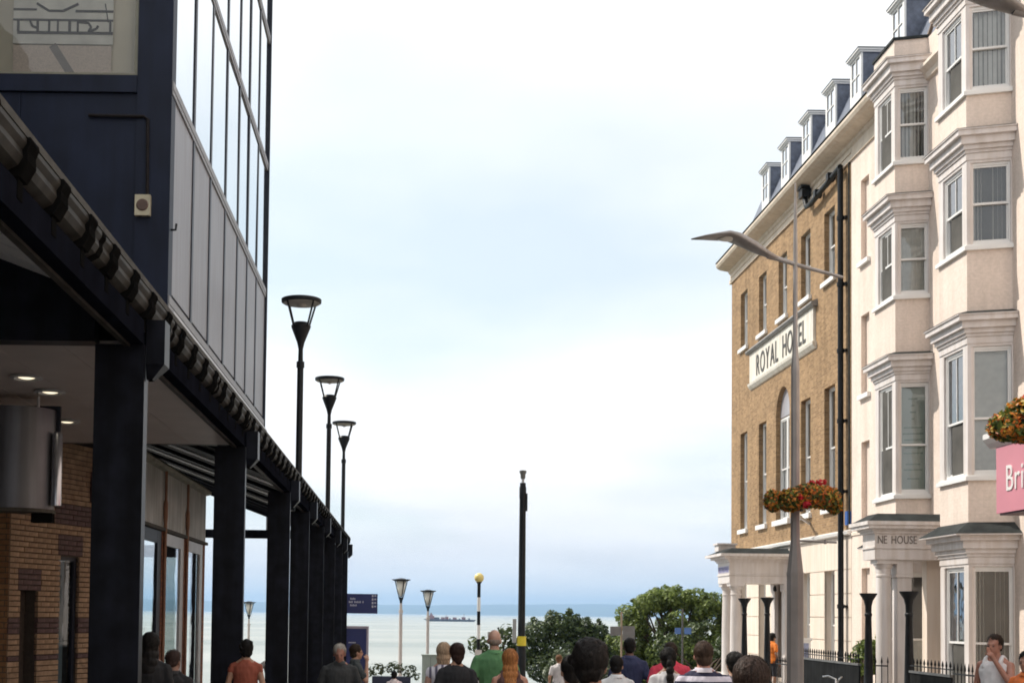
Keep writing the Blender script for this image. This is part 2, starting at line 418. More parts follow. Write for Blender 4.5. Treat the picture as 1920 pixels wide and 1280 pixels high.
tag(obj('far_hills', hm, pmat('far_woodland', (.05,.075,.04), .9, .4, .002), smooth=True), kind='structure')

# ------------------------------------------------------------------ building helpers
def wall_x(x, y0, y1, z0, z1, ops, depth):
    """wall face at x looking towards -x, with rectangular openings and their reveals"""
    m = MB()
    ys = sorted({y0, y1, *[o[0] for o in ops], *[o[1] for o in ops]}); zs = sorted({z0, z1, *[o[2] for o in ops], *[o[3] for o in ops]})
    for ya, yb in zip(ys, ys[1:]):
        for za, zb in zip(zs, zs[1:]):
            yc, zc_ = (ya+yb)/2, (za+zb)/2
            if any(o[0] < yc < o[1] and o[2] < zc_ < o[3] for o in ops): continue
            m.add([(x,ya,za),(x,yb,za),(x,yb,zb),(x,ya,zb)], [(3,2,1,0)])
    d = x+depth
    for a, b, c, e in ops:
        m.add([(x,a,c),(d,a,c),(d,a,e),(x,a,e)], [(0,1,2,3)])
        m.add([(x,b,c),(d,b,c),(d,b,e),(x,b,e)], [(3,2,1,0)])
        m.add([(x,a,e),(d,a,e),(d,b,e),(x,b,e)], [(0,1,2,3)])
        m.add([(x,a,c),(d,a,c),(d,b,c),(x,b,c)], [(3,2,1,0)])
    return m
WC = {}
def win_meshes(W, H, bars, inner, meet, fw=.06):
    key = (round(W,3), round(H,3), bars, inner, meet, fw)
    if key in WC: return WC[key]
    h = W/2; zm = H*meet
    fr = MB()
    fr.box(-h, -h+fw, -.12, 0, 0, H).box(h-fw, h, -.12, 0, 0, H).box(-h+fw, h-fw, -.12, 0, H-.06, H).box(-h+fw, h-fw, -.12, .01, 0, .07)
    a = h-fw
    def sash(z0, z1, y):
        s = MB(); st = .05 if fw > .05 else .036
        s.box(-a, -a+st, y-.04, y, z0, z1).box(a-st, a, y-.04, y, z0, z1).box(-a+st, a-st, y-.04, y, z1-.045, z1).box(-a+st, a-st, y-.04, y, z0, z0+.05)
        for k in range(bars):
            u = -a+2*a*(k+1)/(bars+1); s.box(u-.012, u+.012, y-.03, y-.005, z0+.05, z1-.045)
        return s
    us = sash(zm-.02, H-.06, -.02); ls = sash(.07, zm+.025, -.065)
    gl = MB(); gl.add([(-a,-.045,zm),(a,-.045,zm),(a,-.045,H-.06),(-a,-.045,H-.06)], [(3,2,1,0)])
    g2 = MB(); g2.add([(-a,-.09,.07),(a,-.09,.07),(a,-.09,zm),(-a,-.09,zm)], [(3,2,1,0)])
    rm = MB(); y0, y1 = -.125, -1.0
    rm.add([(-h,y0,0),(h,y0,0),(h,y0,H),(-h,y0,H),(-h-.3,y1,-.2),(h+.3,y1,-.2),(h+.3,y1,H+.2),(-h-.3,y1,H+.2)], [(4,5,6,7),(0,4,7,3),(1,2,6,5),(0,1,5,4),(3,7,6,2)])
    cu = None
    if inner in ('net', 'half'):
        cu = MB(); n = 48; z0 = .06; z1 = H if inner == 'net' else zm
        vs = []
        for k in range(n+1):
            u = -a+2*a*k/n; y = -.138+.0035*math.sin(k*1.15)+.006*math.sin(k*.37+1)
            vs += [(u, y, z0), (u, y, z1)]
        cu.add(vs, [(2*k, 2*k+2, 2*k+3, 2*k+1) for k in range(n)])
    elif inner == 'drape':
        cu = MB(); n = 14
        for (ua, ub) in ((-a, -a+.8*a), (a-.62*a, a)):
            vs = []
            for k in range(n+1):
                u = ua+(ub-ua)*k/n; y = -.24+.03*math.sin(k*1.5); vs += [(u, y, .05), (u, y, H)]
            cu.add(vs, [(2*k, 2*k+2, 2*k+3, 2*k+1) for k in range(n)])
    elif inner == 'vert':
        cu = MB(); k = 0; u = -a+.04
        while u < a-.03:
            t = .38+.22*math.sin(k*1.7); cu.mbox(Matrix.Translation((u, -.2, H/2)) @ Matrix.Rotation(t, 4, 'Z'), .085, .004, H-.1); u += .095; k += 1
    elif inner == 'shade':
        cu = MB(); cu.box(-a, a, -.165, -.16, H*.05, H-.05)
    elif inner == 'poster':
        cu = MB(); cu.box(-a+.03, a-.03, -.135, -.13, .12, H-.1)
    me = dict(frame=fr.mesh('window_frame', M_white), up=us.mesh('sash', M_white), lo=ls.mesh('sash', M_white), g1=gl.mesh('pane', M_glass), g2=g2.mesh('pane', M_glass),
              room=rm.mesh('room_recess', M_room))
    if cu: me['cur'] = cu.mesh('curtain', {'net': M_curtain, 'half': M_curtain, 'drape': M_curtain, 'vert': M_blind, 'shade': M_curtain, 'poster': M_poster}[inner])
    WC[key] = me; return me
def sash_window(parent, x, y, z, th, W, H, bars=0, inner='dark', meet=.5, name='window', fw=.06):
    me = win_meshes(W, H, bars, inner, meet, fw)
    T = Matrix.Translation((x, y, z)) @ Matrix.Rotation(th, 4, 'Z')
    w = put(name, me['frame'], parent, T)
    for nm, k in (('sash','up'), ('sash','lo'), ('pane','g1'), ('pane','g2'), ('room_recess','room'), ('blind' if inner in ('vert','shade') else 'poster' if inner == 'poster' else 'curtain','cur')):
        if k in me:
            c_ = put(nm, me[k], w, local=True)
            if nm == 'poster':
                c_.name = 'poster'
                for q, (zz_, ww_) in enumerate(((.86,.3),(.80,.12),(.74,.2),(.68,.1),(.60,.62),(.545,.7),(.49,.6),(.42,.55),(.37,.66),(.27,.5),(.22,.62),(.14,.4))):
                    put('poster_line', MB().box(-W/2*ww_, W/2*ww_, -.1285, -.127, H*zz_-.018, H*zz_+.018).mesh('poster_line', M_posterink), w, local=True)
    return w
def text_meshes(s, size, ext, mat, space=1.0, bold=0.0):
    """one mesh per character, with its x offset"""
    out = []; x = 0.0
    for ch in s:
        if ch == ' ': x += size*.45*space; continue
        c = bpy.data.curves.new('letter', 'FONT'); c.body = ch; c.size = size; c.extrude = ext; c.offset = bold
        o = bpy.data.objects.new('letter', c); COL.objects.link(o)
        dg = bpy.context.evaluated_depsgraph_get(); me = bpy.data.meshes.new_from_object(o.evaluated_get(dg))
        bpy.data.objects.remove(o); me.name = 'letter'; me.materials.clear(); me.materials.append(mat)
        xs = [v.co.x for v in me.vertices]; w = max(xs)-min(xs); x0 = min(xs)
        out.append((me, x-x0)); x += w+size*.12*space
    return out, x
def letters(s, size, parent, M, mat, ext=.02, space=1.0, name='letter', width=None, bold=0.0):
    ms, L = text_meshes(s, size, ext, mat, space, bold)
    k = width/L if width else 1.0
    for me, x in ms:
        put(name, me, parent, M @ Matrix.Translation((x*k, 0, 0)) @ Matrix.Diagonal((k, 1, 1, 1)))
# text lying on a wall that faces -x: text x -> -y, text y -> +z, normal -> -x
WALLTXT = Matrix(((0,0,-1,0),(-1,0,0,0),(0,1,0,0),(0,0,0,1)))
FX = 12.9

# ------------------------------------------------------------------ the hotel
hotel = thing('hotel_building', (FX, 46.3, -1.6), 'yellow brick hotel with cream ground floor, dormers and lettered white name panel', 'building')
HY0, HY1 = 38.95, 53.6
WY = [41.0, 43.5, 46.2, 48.85, 51.6]; WW = 1.05
ops = []
for i, y in enumerate(WY):
    ops.append((y-WW/2, y+WW/2, 12.2, 14.4))
    ops.append((y-WW/2, y+WW/2, 5.1, 8.87) if i != 2 else (y-.85, y+.85, 5.1, 9.75))
hw = wall_x(FX, HY0, HY1, 4.2, 15.3, ops, .26)
# spandrels that turn the centre opening into an arch
cy = WY[2]
for s in (-1, 1):
    arc = [(cy+s*.85*math.cos(R(a)), 8.78+.97*math.sin(R(a))) for a in range(0, 91, 10)]
    poly = arc+[(cy+s*.85, 9.75)]
    vs = [(FX+.004, y, z) for y, z in poly]; n = len(poly); c = len(vs)-1
    hw.add(vs, [(i, i+1, c) if s < 0 else (i+1, i, c) for i in range(n-2)])
    bk = [(FX+.25, y, z) for y, z in arc]
    hw.add(vs[:-1]+bk, [(i, i+1, len(arc)+i+1, len(arc)+i) for i in range(len(arc)-1)])
hw.add([(FX,HY1,-3),(20,HY1,-3),(20,HY1,15.3),(FX,HY1,15.3)], [(3,2,1,0)])
obj('brick_wall', hw, M_brick, hotel)
rev = .16
for i, y in enumerate(WY):
    a = sash_window(hotel, FX+rev, y, 12.2, R(90), WW, 2.2, 1, 'half' if i % 2 else 'shade', .5)
    sl_ = MB().box(FX-.10, FX+rev, y-WW/2-.12, y+WW/2+.12, 12.06, 12.2); obj('sill', sl_, M_sill, a)
    if i != 2:
        b = sash_window(hotel, FX+rev, y, 5.1, R(90), WW, 3.77, 1, 'drape' if i in (0, 3) else 'net', .5)
        obj('sill', MB().box(FX-.10, FX+rev, y-WW/2-.12, y+WW/2+.12, 4.94, 5.1), M_sill, b)
    else:
        for q in (-.42, .42):
            b = sash_window(hotel, FX+rev, y+q, 5.1, R(90), .84, 3.6, 1, 'net', .5)
        obj('fanlight', MB().add([(FX+rev, y, 8.74)]+[(FX+rev, y+.84*math.cos(R(t)), 8.74+.98*math.sin(R(t))) for t in range(0, 181, 15)], [(0, k+1, k+2) for k in range(12)]), pmat('grey_fanlight', (.36,.345,.37), .3, .1, 3), hotel)
        obj('sill', MB().box(FX-.12, FX+rev, y-.98, y+.98, 4.92, 5.1), M_sill, b)
# ground floor: channelled stucco courses
gops = [(y-.5, y+.5, -.2, 3.16) for i, y in enumerate(WY) if i != 2]+[(cy-.75, cy+.75, -.6, 2.9)]
obj('ground_floor_wall', wall_x(FX+.03, HY0, HY1, -3, 4.2, gops, .22), M_stucco, hotel)
jz = [-3, -1.06, -.36, .34, 1.04, 1.74, 2.44, 3.16, 4.14]
for za, zb in zip(jz, jz[1:]):
    cuts = [o for o in gops if o[2] < (za+zb)/2 < o[3]]
    ys = [HY0+.002]+sorted([v for o in cuts for v in o[:2]])+[HY1+.012]
    for k in range(0, len(ys), 2):
        obj('stucco_course', MB().box(FX-.01, FX+.05, ys[k], ys[k+1], za+.012, zb-.012), M_stucco, hotel)
for i, y in enumerate(WY):
    if i != 2: sash_window(hotel, FX+.2, y, -.2, R(90), 1.0, 3.36, 1, 'net' if i % 2 else 'half', .5)
dr = MB().box(FX+.22, FX+.28, cy-.75, cy+.75, -.6, 2.9); door = obj('door', dr, pmat('dark_varnished_door', (.10,.055,.04), .4, .2, 5), hotel)
pm = MB()
for k in (-1, 1):
    for (za, zb) in ((-.4, .5), (.65, 2.1)): pm.box(FX+.19, FX+.22, cy+k*.38-.26, cy+k*.38+.26, za, zb)
obj('door_panel', pm, bpy.data.materials['dark_varnished_door'], door)
obj('string_course', MB().extr([(FX+.03,4.14),(FX-.12,4.18),(FX-.14,4.26),(FX+.03,4.34)], 'y', HY0, HY1+.05), M_white, hotel)
# frieze and cornice
def corn(y0, y1, par, ret=True):
    p = [(FX+.02,15.22),(FX-.06,15.22),(FX-.06,15.36),(FX-.02,15.40),(FX-.02,15.62),(FX-.08,15.66),(FX-.10,15.74),(FX-.42,15.80),(FX-.55,15.86),(FX-.60,15.95),(FX-.60,16.02),(FX+.5,16.06),(FX+.5,15.22)]
    o = obj('cornice', MB().extr(p, 'y', y0, y1), M_cornice, par)
    obj('lead_edge', MB().box(FX-.62, FX+.4, y0, y1+.02, 16.062, 16.085), M_lead, par)
    return o
corn(HY0, HY1+.22, hotel)
obj('frieze_moulding', MB().box(FX-.05, FX, HY0, HY1+.03, 15.45, 15.48), M_cornice, hotel)
# mansard roof and dormers
rf = MB().extr([(FX+.1,16.05),(FX+1.35,19.0),(FX+5,19.8),(FX+7,19.8),(FX+7,16.05)], 'y', HY0, HY1); roof = obj('mansard_roof', rf, M_slate, hotel)
DX = 13.72
def dormer(par, y, top=19.25):
    z0 = 17.95; w = .49
    d = obj('dormer', MB().box(DX+.06, DX+1.5, y-w, y+w, z0-.4, top), M_slate, par)
    obj('dormer_front', MB().box(DX, DX+.06, y-w-.02, y-w+.12, z0-.3, top).box(DX, DX+.06, y+w-.12, y+w+.02, z0-.3, top).box(DX, DX+.06, y-w+.12, y+w-.12, top-.14, top).box(DX, DX+.06, y-w+.12, y+w-.12, z0-.3, z0+.1), M_white, d)
    obj('dormer_roof', MB().box(DX-.11, DX+1.6, y-w-.09, y+w+.09, top, top+.05).box(DX-.06, DX+1.55, y-w-.05, y+w+.05, top-.06, top), M_white, d)
    obj('lead_cap', MB().box(DX-.12, DX+1.61, y-w-.10, y+w+.10, top+.051, top+.08), M_lead, d)
    obj('pane', MB().box(DX+.03, DX+.045, y-w+.12, y+w-.12, z0+.1, top-.14), M_skyglass, d)
    obj('glazing_bar', MB().box(DX+.005, DX+.028, y-.02, y+.02, z0+.1, top-.14).box(DX+.005, DX+.028, y-w+.12, y-.02, z0+.62, z0+.66).box(DX+.005, DX+.028, y+.02, y+w-.12, z0+.62, z0+.66), M_white, d)
for y in WY: dormer(hotel, y)
for ya in (39.2, 53.3):
    ch = obj('chimney_stack', MB().box(16.2, 17.4, ya-.35, ya+.35, 18, 21.2), M_brick, roof)
# name panel
M_panel = pmat('weathered_cream_board', (.80,.76,.68), .6, .08, 2, streak=.14)
sg = obj('name_panel', MB().box(FX-.09, FX, 42.4, 50.4, 10.55, 11.68), M_panel, hotel)
obj('panel_moulding', MB().extr([(FX,10.32),(FX-.05,10.34),(FX-.13,10.46),(FX-.15,10.55),(FX,10.55)], 'y', 42.3, 50.5), M_panel, sg)
obj('panel_coping', MB().extr([(FX,11.68),(FX-.16,11.68),(FX-.22,11.76),(FX-.2,11.82),(FX,11.9)], 'y', 42.2, 50.6), pmat('grey_coping', (.27,.26,.25), .7, .2, 3), sg)
letters('ROYAL HOTEL', 1.1, sg, Matrix.Translation((FX-.09, 49.35, 10.70)) @ WALLTXT, pmat('faded_black_lettering', (.07,.068,.066), .7, .3, 3), ext=.02, width=6.3, bold=.004, space=1.2)
# rainwater pipes
pp = MB().tube([(FX-.17,39.42,15.15),(FX-.17,39.42,-1.3)], .085, 12); dp = obj('downpipe', pp, M_black, hotel, angle=40)
for z in (13.6, 11.6, 9.6, 7.5, 5.4, 2.0, 0.2): obj('pipe_collar', MB().lathe([(.11,0),(.11,.12)], (FX-.17,39.42,z), 12).box(FX-.17, FX, 39.34, 39.5, z+.03, z+.09).box(FX-.08,FX-.02,39.24,39.34,z+.02,z+.1), M_black, dp)
hp = MB().tube([(FX-.2,42.9,15.35),(FX-.2,42.72,15.02),(FX-.19,42.3,14.98),(FX-.18,40.0,15.16),(FX-.17,39.42,15.22)], .085, 12)
obj('offset_pipe', hp, M_black, hotel, angle=40)
for t in (41.6, 40.3): obj('pipe_collar', MB().bar((FX-.185,t-.1,15.04+(42.3-t)*.08),(FX-.185,t+.1,15.02+(42.3-t)*.08),.23), M_black, hotel)
obj('hopper_head', MB().prism([(FX-.34,42.75),(FX-.04,42.75),(FX-.04,43.15),(FX-.34,43.15)], 15.38, 15.72).box(FX-.38,FX-.02,42.72,43.19,15.66,15.74), M_black, hotel)
obj('thin_pipe', MB().tube([(FX-.05,39.0,15.2),(FX-.05,39.0,4.4)], .03, 8), M_lead, hotel)
# portico
def portico(par, x0, y0, y1, zb, zt, ov, text=None):
    e = MB().box(x0, FX-.012, y0, y1, zb, zb+.26).box(x0-.03, FX-.014, y0-.03, y1+.03, zb+.262, zb+.30).box(x0, FX-.012, y0+.002, y1-.002, zb+.302, zt-.28)
    ent = obj('portico_entablature', e, M_trim, par)
    steps = [(.05,-.28,-.22),(.10,-.218,-.17),(.22,-.168,-.09),(ov,-.088,0)]
    c = MB()
    for o_, a, b in steps: c.box(x0-o_, FX-.012, y0-o_, y1+o_, zt+a, zt+b)
    obj('portico_cornice', c, M_trim, par)
    lr = MB(); lr.add([(x0-ov+.04,y0-ov+.04,zt+.004),(FX-.02,y0-ov+.04,zt+.004),(FX-.02,y1+ov-.04,zt+.004),(x0-ov+.04,y1+ov-.04,zt+.004),
                      (x0+.1,y0+.1,zt+.2),(FX-.02,y0+.1,zt+.2),(FX-.02,y1-.1,zt+.2),(x0+.1,y1-.1,zt+.2)], [(4,5,6,7),(0,1,5,4),(3,0,4,7),(2,3,7,6)])
    obj('portico_lead_roof', lr, M_lead, par)
    return ent
PX0, PY0, PY1 = 10.87, 45.4, 47.1
pe = portico(hotel, PX0, PY0, PY1, 2.86, 3.86, .38)
obj('parapet_block', MB().box(PX0-.1, PX0+.5, PY1-.5, PY1+.1, 4.0, 4.22).box(PX0-.15,PX0+.55,PY1-.55,PY1+.15,4.222,4.28), M_trim, hotel)
def column(par, x, y, z0, z1, r=.2):
    H = z1-z0
    c = obj('column', MB().lathe([(r*1.25,0),(r*1.25,.08),(r*1.15,.14),(r*1.02,.2),(r,.3),(r*.97,H*.5),(r*.86,H-.42),(r*.95,H-.40),(r*.95,H-.36),(r*.87,H-.35),(r*.87,H-.22),(r*1.0,H-.2),(r*1.15,H-.12),(r*1.15,H-.1)], (x,y,z0), 24), M_trim, par, angle=35)
    obj('column_abacus', MB().box(x-r*1.25, x+r*1.25, y-r*1.25, y+r*1.25, z1-.1, z1), M_trim, c); obj('column_base', MB().box(x-r*1.35,x+r*1.35,y-r*1.35,y+r*1.35,z0-.12,z0), M_trim, c)
for (x, y) in ((PX0+.28, PY0+.25), (PX0+.28, PY1-.25)): column(hotel, x, y, -.45, 2.86, .2)
for y in (PY0+.2, PY1-.2):
    obj('pilaster', MB().box(FX-.14, FX-.012, y-.2, y+.2, -.5, 2.6).box(FX-.18,FX-.012,y-.24,y+.24,2.602,2.858), M_trim, hotel)
M_blue = pmat('blue_violet_lettering', (.10,.10,.36), .5, .2, 4)
bn = obj('lettered_strip', MB().box(PX0-.012, PX0-.002, PY0+.05, PY1-.1, 3.22, 3.46), pmat('pale_lilac_board', (.55,.52,.62), .5, .1, 3), hotel)
st = MB()
for k in range(9):
    y = PY0+.15+k*.165; st.box(PX0-.022, PX0-.013, y, y+.045, 3.25, 3.43); st.box(PX0-.022, PX0-.013, y+.046, y+.10, 3.25+.07*(k%3), 3.29+.07*(k%3))
obj('lettering_stroke', st, M_blue, bn)
lt = MB().lathe([(.03,0),(.06,.03),(.06,.13),(.02,.2)], (12.5,45.7,2.6), 10); obj('porch_lantern', lt, M_black, hotel)
# small fittings on the wall
obj('alarm_box', MB().prism([(FX-.12,39.02),(FX-.005,38.97),(FX-.005,39.2),(FX-.12,39.2)], 4.45, 4.85), pmat('blue_alarm', (.05,.14,.45), .35, .05, 3), hotel)
fl = MB().tube([(FX,43.0,4.75),(FX-.5,42.6,4.95)], .05, 10).lathe([(.02,0),(.16,.02),(.16,.06),(.02,.12)], (FX-.55,42.55,4.9), 12)
obj('floodlight', fl, M_alu, hotel, angle=40)

# ------------------------------------------------------------------ the house with bay windows
bay = thing('bay_window_house', (FX, 31.0, -1.2), 'cream painted house with two tall stacks of canted bay windows and porch', 'building')
NY = (37.42, 38.10)
nops = [(NY[0], NY[1], 11.95, 14.35), (NY[0], NY[1], 8.1, 10.4), (NY[0], NY[1], 4.4, 6.75), (NY[0], NY[1], -.3, 3.14)]
DW = (33.05, 34.05, -.4, 2.8)
bw = wall_x(FX, 18.0, HY0, -3, 15.3, nops, .14)
for o in nops:
    bw.add([(FX+.14,o[0],o[2]),(FX+.14,o[1],o[2]),(FX+.14,o[1],o[3]),(FX+.14,o[0],o[3])], [(3,2,1,0)])
obj('painted_wall', bw, M_paintbrick, bay)
for o in nops[:3]:
    obj('niche_sill', MB().box(FX-.1, FX+.14, o[0]-.1, o[1]+.1, o[2]-.13, o[2]), M_sill, bay)
obj('wall_joint', MB().box(FX-.03, FX, 35.6, HY0, 4.12, 4.2), M_stucco, bay)
corn(35.55, HY0-.02, bay)
obj('parapet_wall', MB().box(FX-.02, FX+.4, 18.0, 35.5, 15.3, 16.35), M_paintbrick, bay)
obj('parapet_cornice', MB().extr([(FX,15.25),(FX-.08,15.27),(FX-.12,15.4),(FX-.25,15.5),(FX-.25,15.58),(FX,15.62)], 'y', 18.0, 35.5), M_stucco, bay)
obj('mansard_roof', MB().extr([(FX+.42,16.1),(FX+1.6,19.0),(FX+5,19.9),(FX+7,19.9),(FX+7,16.1)], 'y', 18.0, HY0-.01), M_slate, bay)
dormer(bay, 37.4)
obj('verge_board', MB().bar((13.5,34.6,16.4),(14.9,34.6,20.4),.35,.16).bar((13.25,34.5,16.4),(14.6,34.5,20.4),.1,.08), pmat('brown_verge', (.16,.10,.06), .7, .3, 5), bay)

def off_poly(P, d):
    """P = 4 pts A(near root) B(near front) C(far front) D(far root): offset the three outer faces outwards"""
    def line(p, q):
        t = (Vector(q)-Vector(p)).normalized(); n = Vector((-t.y, t.x)) ; return Vector(p)+n*d*SG, t
    A, B, C, D = [Vector(p) for p in P]
    SG = -1 if ((B-A).x*(C-B).y-(B-A).y*(C-B).x) > 0 else 1
    def inter(l1, l2):
        p, t = l1; q, u = l2; den = t.x*u.y-t.y*u.x; s = ((q-p).x*u.y-(q-p).y*u.x)/den; return p+t*s
    l1, l2, l3 = line(A, B), line(B, C), line(C, D)
    wl = (Vector((FX-.004, 0)), Vector((0, 1)))
    return [tuple(inter(l1, wl)), tuple(inter(l1, l2)), tuple(inter(l2, l3)), tuple(inter(l3, wl))]
def bay_stack(yn0, yn1, yf1, yf0, xf, inners, top_par):
    P = [(FX, yn0), (xf, yn1), (xf, yf1), (FX, yf0)]
    levels = [(13.27, 15.13, 15.85), (9.85, 11.66, 12.35), (4.83, 7.63, 8.3), (-.1, 2.86, 3.55)]
    prevtop = None
    for li, (s, h, ct) in enumerate(levels):
        hb = h+.06
        # cornice mouldings
        c = MB()
        for d, a, b in ((.015, hb, hb+.15), (.045, hb+.152, hb+.22), (.09, hb+.222, hb+.32), (.16, hb+.322, ct-.14), (.25, ct-.138, ct-.03)):
            c.prism(off_poly(P, d), a, b)
        big = .1 if li == 3 else 0
        c.prism(off_poly(P, .28+big), ct-.028, ct+.0)
        obj('bay_cornice', c, M_trim, bay)
        Q0, Q1 = off_poly(P, .29+big), off_poly(P, .02)
        ld = MB(); hh = .26 if li == 3 else .10
        ld.add([(x,y,ct+.002) for x, y in Q0]+[(x,y,ct+hh) for x, y in Q1], [(0,1,5,4),(1,2,6,5),(2,3,7,6),(4,5,6,7)])
        obj('bay_lead_flashing', ld, M_lead, bay)
        # apron below
        if li < 3:
            nb = levels[li+1][2]+(.2 if li == 2 else .06)
            obj('bay_apron', MB().prism(P, nb, s-.12), M_paintbrick, bay)
        else:
            obj('bay_apron', MB().prism(P, -2.6, s-.12), M_stucco, bay)
        obj('bay_sill', MB().prism(off_poly(P, .07), s-.12, s-.03).prism(off_poly(P, .03), s-.028, s), M_white if li != 3 else M_trim, bay)
        # corner posts and windows
        A, B, C, D = [Vector(p) for p in P]
        hd = MB().prism(off_poly(P, -.006), h, hb); obj('bay_head', hd, M_trim, bay)
        for (p, q) in ((A, B), (B, C), (C, D)):
            t = (q-p).normalized(); Lf = (q-p).length
            inn = Vector((t.y, -t.x))
            if (p+inn*.1-Vector((FX+.3, (yn0+yf0)/2))).length > (p-Vector((FX+.3, (yn0+yf0)/2))).length: inn = -inn
            pw = .075 if Lf < 1.2 else .24
            pa = .03 if p is A else pw
            pb = .1 if q is D else pw
            for (o_, L) in ((p, pa), (q-t*pb, pb)):
                obj('bay_post', MB().prism([tuple(o_), tuple(o_+t*L), tuple(o_+t*L+inn*.14), tuple(o_+inn*.14)], s, h), M_trim, bay)
            wc = p+t*(pa+(Lf-pa-pb)/2)+inn*.05
            out = -inn
            th = math.atan2(-out.x, out.y)
            k = 0 if p is A else 1
            if p is C: continue
            sash_window(bay, wc.x, wc.y, s+.002, th, Lf-pa-pb-.004, h-s-.004, 1 if k == 1 else 0, inners[li][k], .5 if li < 2 else .44, fw=.035 if k == 0 else .05)
    if top_par:
        obj('bay_parapet', MB().prism(off_poly(P, .01), 15.96, 16.36), M_paintbrick, bay)
        obj('bay_coping', MB().prism(off_poly(P, .05), 16.362, 16.43), M_lead, bay)
bay_stack(33.05, 33.26, 34.72, 34.92, 12.12, [('vert','net'), ('net','net'), ('poster','net'), ('half','net')], True)
bay_stack(28.45, 28.72, 30.25, 30.5, 12.03, [('vert','net'), ('drape','net'), ('shade','net'), ('drape','net')], True)
# printed lines on the poster in the near first floor window
# porch with house name
pe2 = portico(bay, 11.05, 31.7, 32.55, 3.12, 4.02, .26)
TXTY = Matrix(((1,0,0,0),(0,0,-1,0),(0,1,0,0),(0,0,0,1)))
letters('NE HOUSE', .27, pe2, Matrix.Translation((11.12, 31.699, 3.5)) @ TXTY, pmat('grey_brown_lettering', (.20,.17,.15), .7, .2, 3), ext=.012, width=.95)
column(bay, 11.36, 31.98, -.45, 3.12, .19)
obj('square_pier', MB().box(11.62, 11.96, 31.8, 32.14, -.45, 2.7).box(11.59,11.99,31.77,32.17,2.702,2.78).box(11.60,11.98,31.78,32.16,2.782,3.118), M_trim, bay)
obj('porch_side_wall', MB().box(12.4, FX-.004, 32.0, 32.3, -1, 3.118), M_stucco, bay)
sash_window(bay, FX-.02, 32.9, .2, R(90), .9, 2.6, 0, 'half', .5)

# terrace in front of both buildings
tag(obj('terrace_slab', MB().box(10.6, FX+.05, 22.0, 54.0, -3.2, -.5), pmat('terrace_stone', (.34,.31,.28), .8, .15, 2, bump=.2)), kind='structure')

# ------------------------------------------------------------------ the navy canopy (colonnade)
can = thing('colonnade_canopy', (-2.45, 28.0, -.7), 'long navy colonnade canopy with bracketed gutter and row of dark columns', 'canopy')
CY = [4.4, 11.0, 17.8, 24.5, 29.2, 34.2, 39.3, 43.5, 47.3]
CY0, CY1 = 3.5, 48.0
XL, XR = -2.63, -2.24
for y in CY:
    c = obj('column', MB().box(XL, XR, y, y+.20, gz(y)-.3, 3.9), M_navycol, can)
    obj('column_flange', MB().box(XL-.012, XR+.012, y-.012, y+.012, gz(y)-.3, 3.895), M_navycol, c)
    h = obj('rainwater_box', MB().prism([(XR+.014, y+.02),(XR+.17, y+.02),(XR+.17, y+.24),(XR+.014, y+.24)], 3.74, 4.11).add(
        [(XR+.014,y+.02,3.74),(XR+.17,y+.02,3.74),(XR+.17,y+.24,3.74),(XR+.014,y+.24,3.74),(XR+.014,y+.08,3.62),(XR+.06,y+.08,3.62),(XR+.06,y+.18,3.62),(XR+.014,y+.18,3.62)], [(0,1,5,4),(1,2,6,5),(2,3,7,6),(3,0,4,7)]), M_navycol, can)
BX = -2.38
obj('eaves_beam', MB().box(BX, XR-.001, CY0, CY1, 3.9, 4.10), M_matt, can)
obj('eaves_beam_lip', MB().box(BX-.02, BX+.03, CY0, CY1, 3.875, 3.899), M_gutter, can)
obj('fascia_board', MB().box(-2.37, -2.335, CY0, CY1, 4.102, 4.36), M_darkwood, can)
# ogee gutter made of lengths with joints, straps every 0.72 m
gp = [(-2.334,4.15),(-2.28,4.145),(-2.225,4.175),(-2.20,4.22),(-2.205,4.26),(-2.18,4.295),(-2.18,4.325),(-2.195,4.325),(-2.21,4.28),(-2.334,4.28)]
y = CY0
while y < CY1-.1:
    y2 = min(y+2.88, CY1)
    obj('gutter_length', MB().extr(gp, 'y', y+.004, y2-.004), M_gutter, can)
    obj('gutter_joint', MB().extr([(p[0]+.004 if p[0] > -2.3 else p[0], p[1]-(.004 if p[1] < 4.2 else 0)) for p in gp[:7]]+[(-2.334,4.325)], 'y', y2-.06, y2+.04), M_strap, can); y = y2
obj('top_flashing', MB().box(-2.37, -2.178, CY0, CY1, 4.335, 4.385), M_flash, can)
y = CY0+.35
while y < CY1:
    obj('gutter_bracket', MB().extr([(-2.345,4.105),(-2.22,4.115),(-2.172,4.20),(-2.176,4.26),(-2.156,4.31),(-2.16,4.333),(-2.25,4.334),(-2.345,4.30)], 'y', y-.085, y+.085)
        .extr([(-2.36,4.0),(-2.345,4.105),(-2.235,4.113),(-2.235,4.0)], 'y', y-.05, y+.05), M_strap, can)
    y += .72
# pitched roof rising away from the street
PITCH = .37
def rz_(x): return 4.33+(-2.34-x)*PITCH
XB = -8.2
rt = MB().extr([(-2.372,rz_(-2.372)-.12),(-2.372,rz_(-2.372)),(XB,rz_(XB)),(XB,rz_(XB)-.12)], 'y', CY0, CY1)
obj('tiled_roof', rt, M_darkwood, can)
M_paleboard = pmat('pale_ceiling_board', (.74,.74,.74), .6, .06, 3)
def raft(y0, y1, d, m, nm='rafter'):
    obj(nm, MB().extr([(-2.42,rz_(-2.42)-.124-d),(-2.42,rz_(-2.42)-.124),(XB,rz_(XB)-.124),(XB,rz_(XB)-.124-d)], 'y', y0, y1), m, can)
y = CY0+.3
while y < 10.7: raft(y, y+.42, .03, M_paleboard, 'ceiling_board'); y += .45
raft(28.3, 28.95, .03, M_paleboard); raft(33.4, 33.9, .03, M_paleboard); raft(38.5, 38.8, .03, M_rafter)
